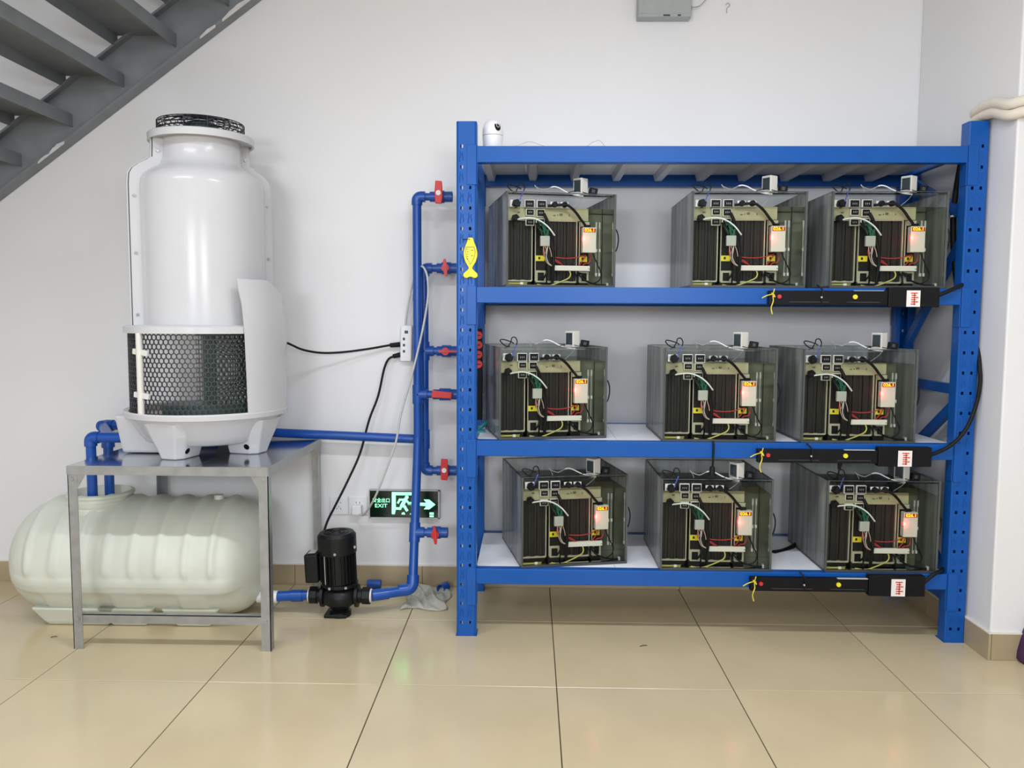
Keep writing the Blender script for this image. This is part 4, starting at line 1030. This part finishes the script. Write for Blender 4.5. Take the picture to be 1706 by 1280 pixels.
MB().tube([g0, A(606, 858, 3.63), A(620, 838, 3.56), A(632, 812, 3.53), A(648, 770, 3.52), A(660, 735, 3.52), A(668, 690, 3.52), A(682, 640, 3.52), A(695, 590, 3.52), A(706, 540, 3.52), A(713, 495, 3.52), A(712, 462, 3.525), A(706, 446, 3.535), A(700, 444, 3.56)], 0.0048, n=10).build('cable', 'gcable', pl, smooth=60)
ps = at_y(678, 572, YW)
pw = empty('power_strip', (ps.x, YW, ps.z), 'white upright power strip fixed to the wall beside the blue risers', 'power strip')
MB().obox((ps.x, YW-0.016, ps.z), 0.052, 0.030, 0.165, Matrix.Rotation(0.03, 3, 'Y')).build('case', 'white', pw, bevel=0.005)
MB().box(ps.x-0.006, ps.x+0.010, YW-0.0325, YW-0.031, ps.z+0.045, ps.z+0.058).build('switch', 'greennet', pw)
for dz in (0.02, -0.008, -0.036): MB().box(ps.x-0.014, ps.x-0.004, YW-0.032, YW-0.0308, ps.z+dz-0.006, ps.z+dz+0.006).build('outlet', 'dgrey', pw)
MB().tube([(ps.x-0.002, YW-0.016, ps.z+0.082), A(677, 530, 3.66), A(682, 500, 3.64), A(688, 470, 3.62), A(694, 448, 3.60), A(698, 443, 3.585)], 0.0042, n=8).build('cable', 'gcable', pw, smooth=60)
k = empty('tower_cable', tuple(A(600, 588, 3.66)), 'black cable sagging from the cooling tower to the power strip', 'cable')
MB().tube([A(470, 568, 3.38), A(484, 574, 3.42), A(505, 583, 3.50), A(535, 588, 3.58), A(570, 587, 3.62), A(610, 582, 3.65), A(645, 576, 3.665), A(652, 575, 3.668)], 0.0050, n=10).build('lead', 'rubber', k, smooth=60)
MB().cyl(A(650, 575.5, 3.668), A(666, 574, 3.668), 0.010, 0.012, n=12).build('plug', 'rubber', k, smooth=40)
k = empty('pump_cable', tuple(A(610, 730, 3.6)), 'black cable running from the power strip down to the pump', 'cable')
MB().tube([A(660, 593, 3.668), A(648, 598, 3.66), A(640, 615, 3.65), A(630, 660, 3.64), A(615, 700, 3.62), A(600, 755, 3.6), A(580, 800, 3.55), A(560, 840, 3.47), A(545, 870, 3.38), A(536, 900, 3.33), (PX-0.085, PY-0.01, 0.29)], 0.0052, n=10).build('lead', 'rubber', k, smooth=60)
MB().cyl(A(655, 594, 3.668), A(667, 591, 3.668), 0.010, 0.012, n=12).build('plug', 'rubber', k, smooth=40)

# ------------------------------------------------------------------ fish thermometer on the left post
fc = at_y(784, 430, RYF)
fs_ = empty('fish_thermometer', (fc.x, RYF-0.006, fc.z), 'yellow fish-shaped thermometer tied to the left blue post', 'thermometer')
KF = 3.09/F_PX
def fx(u): return fc.x+(u-663)/6.4*KF
def fz(v): return fc.z-(v-960)/6.4*KF
half = [(664, 748), (690, 752), (700, 790), (722, 845), (736, 900), (736, 945), (720, 1000), (690, 1050), (682, 1072), (700, 1092), (735, 1122), (742, 1150), (725, 1170), (700, 1172), (675, 1160)]
outl = half+[(1328-a, b) for a, b in reversed(half)]
MB().prism([(fx(a), fz(b)) for a, b in outl], 'y', RYF-0.011, RYF-0.004).build('fish_body', 'yellow', fs_, bevel=0.002)
win = [(618, 845), (705, 845), (716, 900), (705, 960), (663, 1035), (622, 960), (610, 900)]
MB().prism([(fx(a), fz(b)) for a, b in win], 'y', RYF-0.0118, RYF-0.011).build('window_rim', 'olive', fs_)
wi = [(663+(a-663)*0.9, 930+(b-930)*0.92) for a, b in win]
MB().prism([(fx(a), fz(b)) for a, b in wi], 'y', RYF-0.0123, RYF-0.0118).build('scale_plate', 'yellow', fs_)
MB().box(fx(653), fx(659), RYF-0.0135, RYF-0.0123, fz(1000), fz(850)).build('glass_tube', 'lgrey', fs_)
tk_ = MB()
for i in range(5): tk_.box(fx(626), fx(642), RYF-0.0128, RYF-0.0123, fz(872+26*i), fz(868+26*i))
for i in range(2): tk_.box(fx(672), fx(692), RYF-0.0128, RYF-0.0123, fz(885+56*i), fz(880+56*i))
tk_.build('scale_marks', 'heat', fs_)
MB().tube([(fx(658), RYF-0.0125, fz(768)), (fx(625), RYF-0.008, fz(766)), (fx(585), RYF-0.003, fz(768)), (fx(578), RYF+0.004, fz(770))], 0.0014, n=6).build('tie', 'rubber', fs_)

# ------------------------------------------------------------------ power distribution bars on the front beams
def pdu(xl, xm_, xr, yt, yb_, ytr, ybr, zc_, label, post_pts):
    Y0 = RYF-0.032
    L0, Lm, L1 = at_y(xl, yt, Y0), at_y(xm_, yt, Y0), at_y(xr, yt, Y0)
    zt, zb = at_y(xl, yt, Y0).z, at_y(xl, yb_, Y0).z
    rt, rb_ = at_y(xr, ytr, Y0).z, at_y(xr, ybr, Y0).z
    t = empty('power_bar', ((L0.x+L1.x)/2, Y0, zb), label, 'power bar', 'black power bars on the front beams')
    dz = (at_y(xr, (ytr+ybr)/2, Y0).z-(rt-rb_)*0-at_y(xl, (yt+yb_)/2, Y0).z)*0
    MB().box(L0.x, Lm.x, Y0, RYF-0.0056, zb, zt).build('bar_body', 'black', t, bevel=0.002)
    MB().box(Lm.x, L1.x, Y0-0.006, RYF-0.0056, rb_, rt).build('breaker_box', 'black', t, bevel=0.003)
    W2 = L1.x-L0.x
    def bx(f): return L0.x+W2*f
    zm = (zt+zb)/2
    for f_, m_, r_ in ((0.058, 'red', 0.0075), (0.505, 'yellow', 0.0085)):
        MB().cyl((bx(f_), Y0-0.006, zm+0.004), (bx(f_), Y0, zm+0.004), r_, n=18).build('button', m_, t, smooth=40)
    MB().box(bx(0.50), bx(0.675), Y0-0.0008, Y0+0.012, zt-0.0006, zt+0.0012).build('rating_label', 'gcable', t)
    for i in range(2): MB().box(bx(0.12+0.34*i), bx(0.40+0.30*i)-0.03, Y0-0.0012, Y0, zb+0.010, zb+0.012).build('groove', 'dgrey', t)
    s_ = MB().box(bx(0.805), bx(0.885), Y0-0.0072, Y0-0.006, rb_+0.001, rt-0.012).build('sticker', 'sticker', t)
    g_ = MB()
    h = (rt-rb_); rd_ = random.Random(3)
    for i in range(6):
        z_ = rb_+h*(0.12+0.11*i); a_ = 0.828+0.008*rd_.random(); g_.box(bx(a_), bx(a_+0.028+0.012*(i % 2)), Y0-0.0077, Y0-0.0072, z_, z_+h*0.06)
    g_.box(bx(0.848), bx(0.853), Y0-0.0077, Y0-0.0072, rb_+h*0.1, rt-h*0.3)
    g_.build('sticker_print', 'redprint', s_)
    y_ = Y0-0.003
    tie = MB().tube([(bx(-0.05), y_-0.012, zm-0.002), (bx(-0.02), y_-0.006, zm+0.007), (bx(0.015), y_, zm+0.012), (bx(0.03), y_, zm+0.01)], 0.0022, n=6)
    tie.tube([(bx(0.028), y_, zt+0.006), (bx(0.02), y_, zm+0.008), (bx(0.022), y_-0.002, zm-0.012), (bx(0.008), y_-0.008, zb-0.012), (bx(0.014), y_-0.012, zb-0.035)], 0.0022, n=6)
    tie.tube([(bx(0.012), y_, zm+0.018), (bx(0.032), y_-0.001, zm+0.002)], 0.003, n=6)
    tie.build('yellow_tie', 'ytape', t, smooth=60)
    bt = MB().tube([(bx(0.285), Y0+0.012, zt+0.022), (bx(0.30), Y0+0.002, zt+0.012), (bx(0.312), Y0-0.003, zt-0.002), (bx(0.308), Y0-0.004, zm-0.004), (bx(0.31), Y0-0.003, zb+0.004)], 0.0032, n=6)
    bt.build('cable_tie', 'rubber', t, smooth=60)
    MB().cyl((bx(0.306), Y0-0.008, zm+0.002), (bx(0.306), Y0-0.003, zm+0.002), 0.0035, n=8).build('tie_head', 'lgrey', t)
    MB().tube([Vector((L1.x-0.004, (Y0+RYF)/2-0.004, (rt+rb_)/2+0.004))]+post_pts, 0.0075, n=10).build('feed_cable', 'rubber', t, smooth=60)
    return t
YQ = RYF-0.02
pdu(1282, 1480, 1565, 484, 508, 479, 512, 0, 'black power bar with red sticker on the upper tank shelf beam', [A(1585, 483, YQ), A(1604, 474, YQ+0.03), A(1612, 468, YQ+0.10), A(1606, 455, YQ+0.16)])
pdu(1263, 1463, 1552, 749, 771, 746, 778, 0, 'black power bar with red sticker on the middle tank shelf beam', [A(1575, 748, YQ), A(1598, 730, YQ-0.01), A(1615, 705, YQ-0.01), A(1628, 668, YQ), A(1633, 635, YQ), A(1632, 610, YQ+0.01), A(1630, 575, YQ+0.05), A(1629, 560, YQ+0.07)])
pdu(1251, 1447, 1541, 963, 985, 960, 994, 0, 'black power bar with red sticker on the lowest shelf beam', [A(1556, 957, YQ+0.01), A(1568, 951, YQ+0.03), A(1572, 946, YQ+0.08)])
k = empty('plug_cable', tuple(A(1188, 765, RYF-0.02)), 'black cord with plug hanging from the middle shelf onto a lower tank', 'cable')
MB().tube([A(1188, 735, RYF-0.004), A(1189, 745, RYF-0.010), A(1188, 765, RYF-0.012), A(1187, 782, RYF-0.01)], 0.0042, n=8).build('lead', 'rubber', k, smooth=60)
MB().cyl(A(1187, 778, RYF-0.01), A(1186, 790, RYF-0.01), 0.009, 0.012, n=12).cyl(A(1186, 790, RYF-0.01), A(1186, 793, RYF-0.01), 0.017, n=12).build('plug', 'rubber', k, smooth=40)
k = empty('bar_cord', tuple(A(1398, 780, RYF-0.02)), 'short black cord dropping from the middle power bar to the tank below', 'cable')
MB().cyl(A(1400, 769, RYF-0.02), A(1398, 782, RYF-0.015), 0.010, 0.006, n=12).tube([A(1398, 782, RYF-0.015), A(1396, 795, RYF+0.0), A(1394, 806, RYF+0.03)], 0.0035, n=8).build('lead', 'rubber', k, smooth=60)
k = MB().tube([A(1288, 921, 3.36), A(1305, 918, 3.40), A(1325, 908, 3.45), A(1340, 893, 3.50), A(1360, 878, 3.56)], 0.010, n=10).build('floor_cable', 'rubber', None, smooth=60, loc=A(1320, 908, 3.44))
tag(k, 'thick dark cable between two tanks on the lowest shelf', 'cable')

# vertical red-faced outlet strip and teal hoses behind the left post
o0 = at_y(797, 585, 3.36)
vs_ = empty('outlet_strip', (o0.x, 3.36, o0.z), 'black upright outlet strip with red round sockets behind the left post', 'power strip')
MB().box(o0.x-0.022, o0.x+0.016, 3.362, 3.39, at_y(797, 700, 3.36).z, at_y(797, 548, 3.36).z).build('strip_body', 'black', vs_, bevel=0.003)
for yy in (559, 575, 591, 607):
    p = at_y(797, yy, 3.36)
    k = MB().cyl((p.x, 3.358, p.z), (p.x, 3.362, p.z), 0.0165, n=20).build('outlet', 'red', vs_, smooth=40)
    MB().box(p.x-0.008, p.x+0.008, 3.357, 3.358, p.z-0.0018, p.z+0.0018).build('outlet_slot', 'black', k)
tag(MB().tube([A(792, 722, 3.40), A(800, 712, 3.40), A(812, 704, 3.42), A(824, 700, 3.5)], 0.011, n=10).build('teal_hose', 'teal', None, smooth=60, loc=A(806, 708, 3.41)), 'teal hose curving behind the left post on the middle shelf', 'hose')
tag(MB().cyl(A(793, 722, 3.33), A(808, 721, 3.33), 0.013, n=14).cyl(A(799, 722, 3.33), A(805, 721.5, 3.33), 0.016, n=8).build('hose_fitting', 'teal', None, smooth=40, loc=A(800, 722, 3.33)), 'small teal hose fitting on the middle shelf near the left post', 'fitting')

# ------------------------------------------------------------------ security camera and thin leads on the top deck
sc_ = at_y(821, 243, 3.17); cz = LEVELS[0]
cm = empty('security_camera', (sc_.x, 3.17, cz), 'white dome security camera standing on top of the rack', 'camera')
MB().lathe((sc_.x, 3.17, cz), [(0.0, 0.0), (0.034, 0.0), (0.037, 0.006), (0.040, 0.046), (0.0395, 0.0515), (0.0, 0.0515)], 32).build('base', 'white', cm, smooth=40)
MB().lathe((sc_.x, 3.17, cz), [(0.0, 0.053), (0.0395, 0.053), (0.0405, 0.062), (0.0395, 0.078), (0.034, 0.096), (0.024, 0.108), (0.012, 0.113), (0.0, 0.1135)], 32).build('head', 'white', cm, smooth=60)
def dome_pt(az, z, extra=0.0):
    r = 0.0402 if z < 0.075 else 0.0402*math.sqrt(max(0.0, 1-((z-0.066)/0.0478)**2))
    return Vector((sc_.x+(r+extra)*math.sin(az), 3.17-(r+extra)*math.cos(az), cz+z))
az0 = 0.55
fcen = dome_pt(az0, 0.082)
lens = MB(); n = 20; ring_ = [dome_pt(az0+0.33*math.cos(2*PI*k/n), 0.084+0.019*math.sin(2*PI*k/n), 0.0014) for k in range(n)]
cc = dome_pt(az0, 0.084, 0.003); lens.add(ring_+[cc], [(k, (k+1) % n, n) for k in range(n)])
lens.build('lens_window', 'black', cm, smooth=60)
rim = [dome_pt(az0+0.14*math.cos(2*PI*k/n), 0.086+0.008*math.sin(2*PI*k/n), 0.0036) for k in range(n)]
MB().tube(rim, 0.0012, n=5, smooth=False, closed=True).build('lens_ring', 'lgrey', cm)
zz = cz+0.0012
tag(MB().tube([(sc_.x+0.038, 3.17, zz+0.006), (sc_.x+0.07, 3.15, zz+0.004), (sc_.x+0.11, 3.14, zz+0.015), (sc_.x+0.145, 3.13, zz+0.022), (sc_.x+0.19, 3.13, zz+0.008), (sc_.x+0.25, 3.15, zz), (sc_.x+0.34, 3.14, zz), (sc_.x+0.385, 3.135, zz+0.022), (sc_.x+0.41, 3.135, zz+0.026), (sc_.x+0.44, 3.15, zz), (sc_.x+0.5, 3.25, zz)], 0.0014, n=6).build('camera_lead', 'gcable', None, smooth=60, loc=(sc_.x+0.2, 3.14, zz)), 'thin white lead trailing over the rack top beside the camera', 'cable')

# ------------------------------------------------------------------ grey box at the top of the wall
b0, b1 = at_y(1063, 28, YW-0.06), at_y(1152, 28, YW-0.06)
gb = empty('metal_box', ((b0.x+b1.x)/2, YW, b0.z), 'grey metal box hung high on the wall, cut by the picture top', 'box')
MB().box(b0.x, b1.x, YW-0.062, YW-0.001, b0.z, b0.z+0.20).build('case', 'grey', gb, bevel=0.003)
MB().box(b0.x+0.004, b1.x-0.003, YW-0.0635, YW-0.062, b0.z+0.013, b0.z+0.196).build('front_cover', 'grey', gb, bevel=0.002)
for (f0, f1) in ((0.47, 0.60), (0.74, 0.80)): MB().box(b0.x+(b1.x-b0.x)*f0, b0.x+(b1.x-b0.x)*f1, YW-0.0625, YW-0.0619, b0.z+0.002, b0.z+0.009).build('mark', 'dgrey', gb)
MB().box(b1.x, b1.x+0.003, YW-0.05, YW-0.04, b0.z+0.036, b0.z+0.050).build('slot', 'black', gb)
MB().tube([Vector((b1.x+0.002, YW-0.045, b0.z+0.044)), A(1165, 10, YW-0.03), A(1175, 0, YW-0.02), A(1181, -12, YW-0.01), A(1183, -40, YW-0.005)], 0.0022, n=6).build('cord', 'grey', gb, smooth=60)
squig = MB().tube([A(1211, 22, YW-0.003), A(1211, 14, YW-0.004), A(1216, 9, YW-0.006), A(1213, 5, YW-0.008), A(1209, 8, YW-0.009)], 0.0014, n=6).build('wall_squiggle', 'grey', None, smooth=60, loc=A(1212, 12, YW-0.003))  # squiggle stain on the wall, built as a thin raised tube
tag(squig, 'tiny grey squiggle hook on the wall right of the metal box', 'stain')

# ------------------------------------------------------------------ taped pipes on the right pillar, dark cable behind the right post
for i, (dz, lab) in enumerate(((0.0, 'upper cream taped pipe bending round the right pillar'), (-0.038, 'lower cream taped pipe bending round the right pillar'))):
    pz = at_y(1706, 166, YP-0.03).z+dz
    lo_ = RH+0.021+(0.034 if i == 0 else 0.0); e5 = max(pz-0.010, lo_); e6 = max(pz-0.022, lo_)
    q1 = Vector((XR-0.2, YP-0.024, pz+0.01)); q2 = Vector((XP+0.10, YP-0.024, pz)); q3 = Vector((XP+0.02, YP-0.024, pz+0.002))
    q4 = Vector((XP-0.020, YP+0.02, pz-0.003)); q5 = Vector((XP-0.022, YP+0.12, e5)); q6 = Vector((XP-0.022, YP+0.225, e6)); q7 = Vector((XP-0.005, YP+0.262, e6-0.008)); q8 = Vector((XP+0.06, YP+0.285, e6-0.012))
    tag(MB().tube([q1, (q1+q2)/2, q2, q3, q4, q5, q6, q7, q8], 0.0185, n=16).build('taped_pipe', 'cream', None, smooth=60, loc=q3), lab, 'pipe')
XD = 1.662
tag(MB().tube([at_x(1608, 232, XD), at_x(1603, 260, XD), at_x(1594, 310, XD), at_x(1589, 350, XD), at_x(1588, 390, XD), at_x(1590, 430, XD), at_x(1595, 478, XD)], 0.011, n=10).build('riser_cable', 'rubber', None, smooth=60, loc=at_x(1590, 350, XD)), 'thick black cable strapped up inside the right rack frame', 'cable')
p = at_x(1590, 361, XD)
tag(MB().tube([p+Vector((-0.016, -0.006, 0)), p+Vector((0, -0.016, 0.001)), p+Vector((0.014, -0.006, 0.003)), p+Vector((0.0, 0.015, 0.0))], 0.004, n=6, closed=True).build('cable_strap', 'white', None, smooth=60, loc=p), 'white strap round the black cable in the right rack frame', 'strap')

# ------------------------------------------------------------------ scraps on the floor
for (x, y, L_, an, nm, lab) in ((1072, 1077, 0.03, 0.3, 'twig', 'small dark twig on the tiles in front of the rack'), (90, 1062, 0.022, 0.4, 'wood_chip', 'small dark chip on the tiles left of the steel table')):
    c = at_z(x, y, 0.0); d = Vector((math.cos(an), math.sin(an), 0))
    tag(MB().tube([c-d*L_/2+Vector((0, 0, .0015)), c+Vector((0, 0.001, .003)), c+d*L_/2+Vector((0, 0, .0018))], 0.0016, n=6).build(nm, 'brown', None, loc=c), lab, 'debris')

c = at_z(1697, 1104, 0.0); bx_, by_ = c.x+0.085, c.y+0.0
bg = empty('bag', (bx_, by_, 0), 'dark purple cloth bag slumped on the floor at the right picture edge', 'bag')
MB().lathe((bx_, by_, 0), [(0.0, 0.0), (0.078, 0.0), (0.088, 0.012), (0.086, 0.04), (0.076, 0.085), (0.062, 0.125), (0.040, 0.150), (0.018, 0.158), (0.0, 0.159)], 28).build('bag_body', M['purple'], bg, smooth=60)
MB().lathe((bx_, by_, 0), [(0.012, 0.156), (0.020, 0.166), (0.016, 0.178), (0.026, 0.196), (0.022, 0.198), (0.008, 0.180), (0.0, 0.176)], 18).build('gathered_neck', M['purple'], bg, smooth=60)
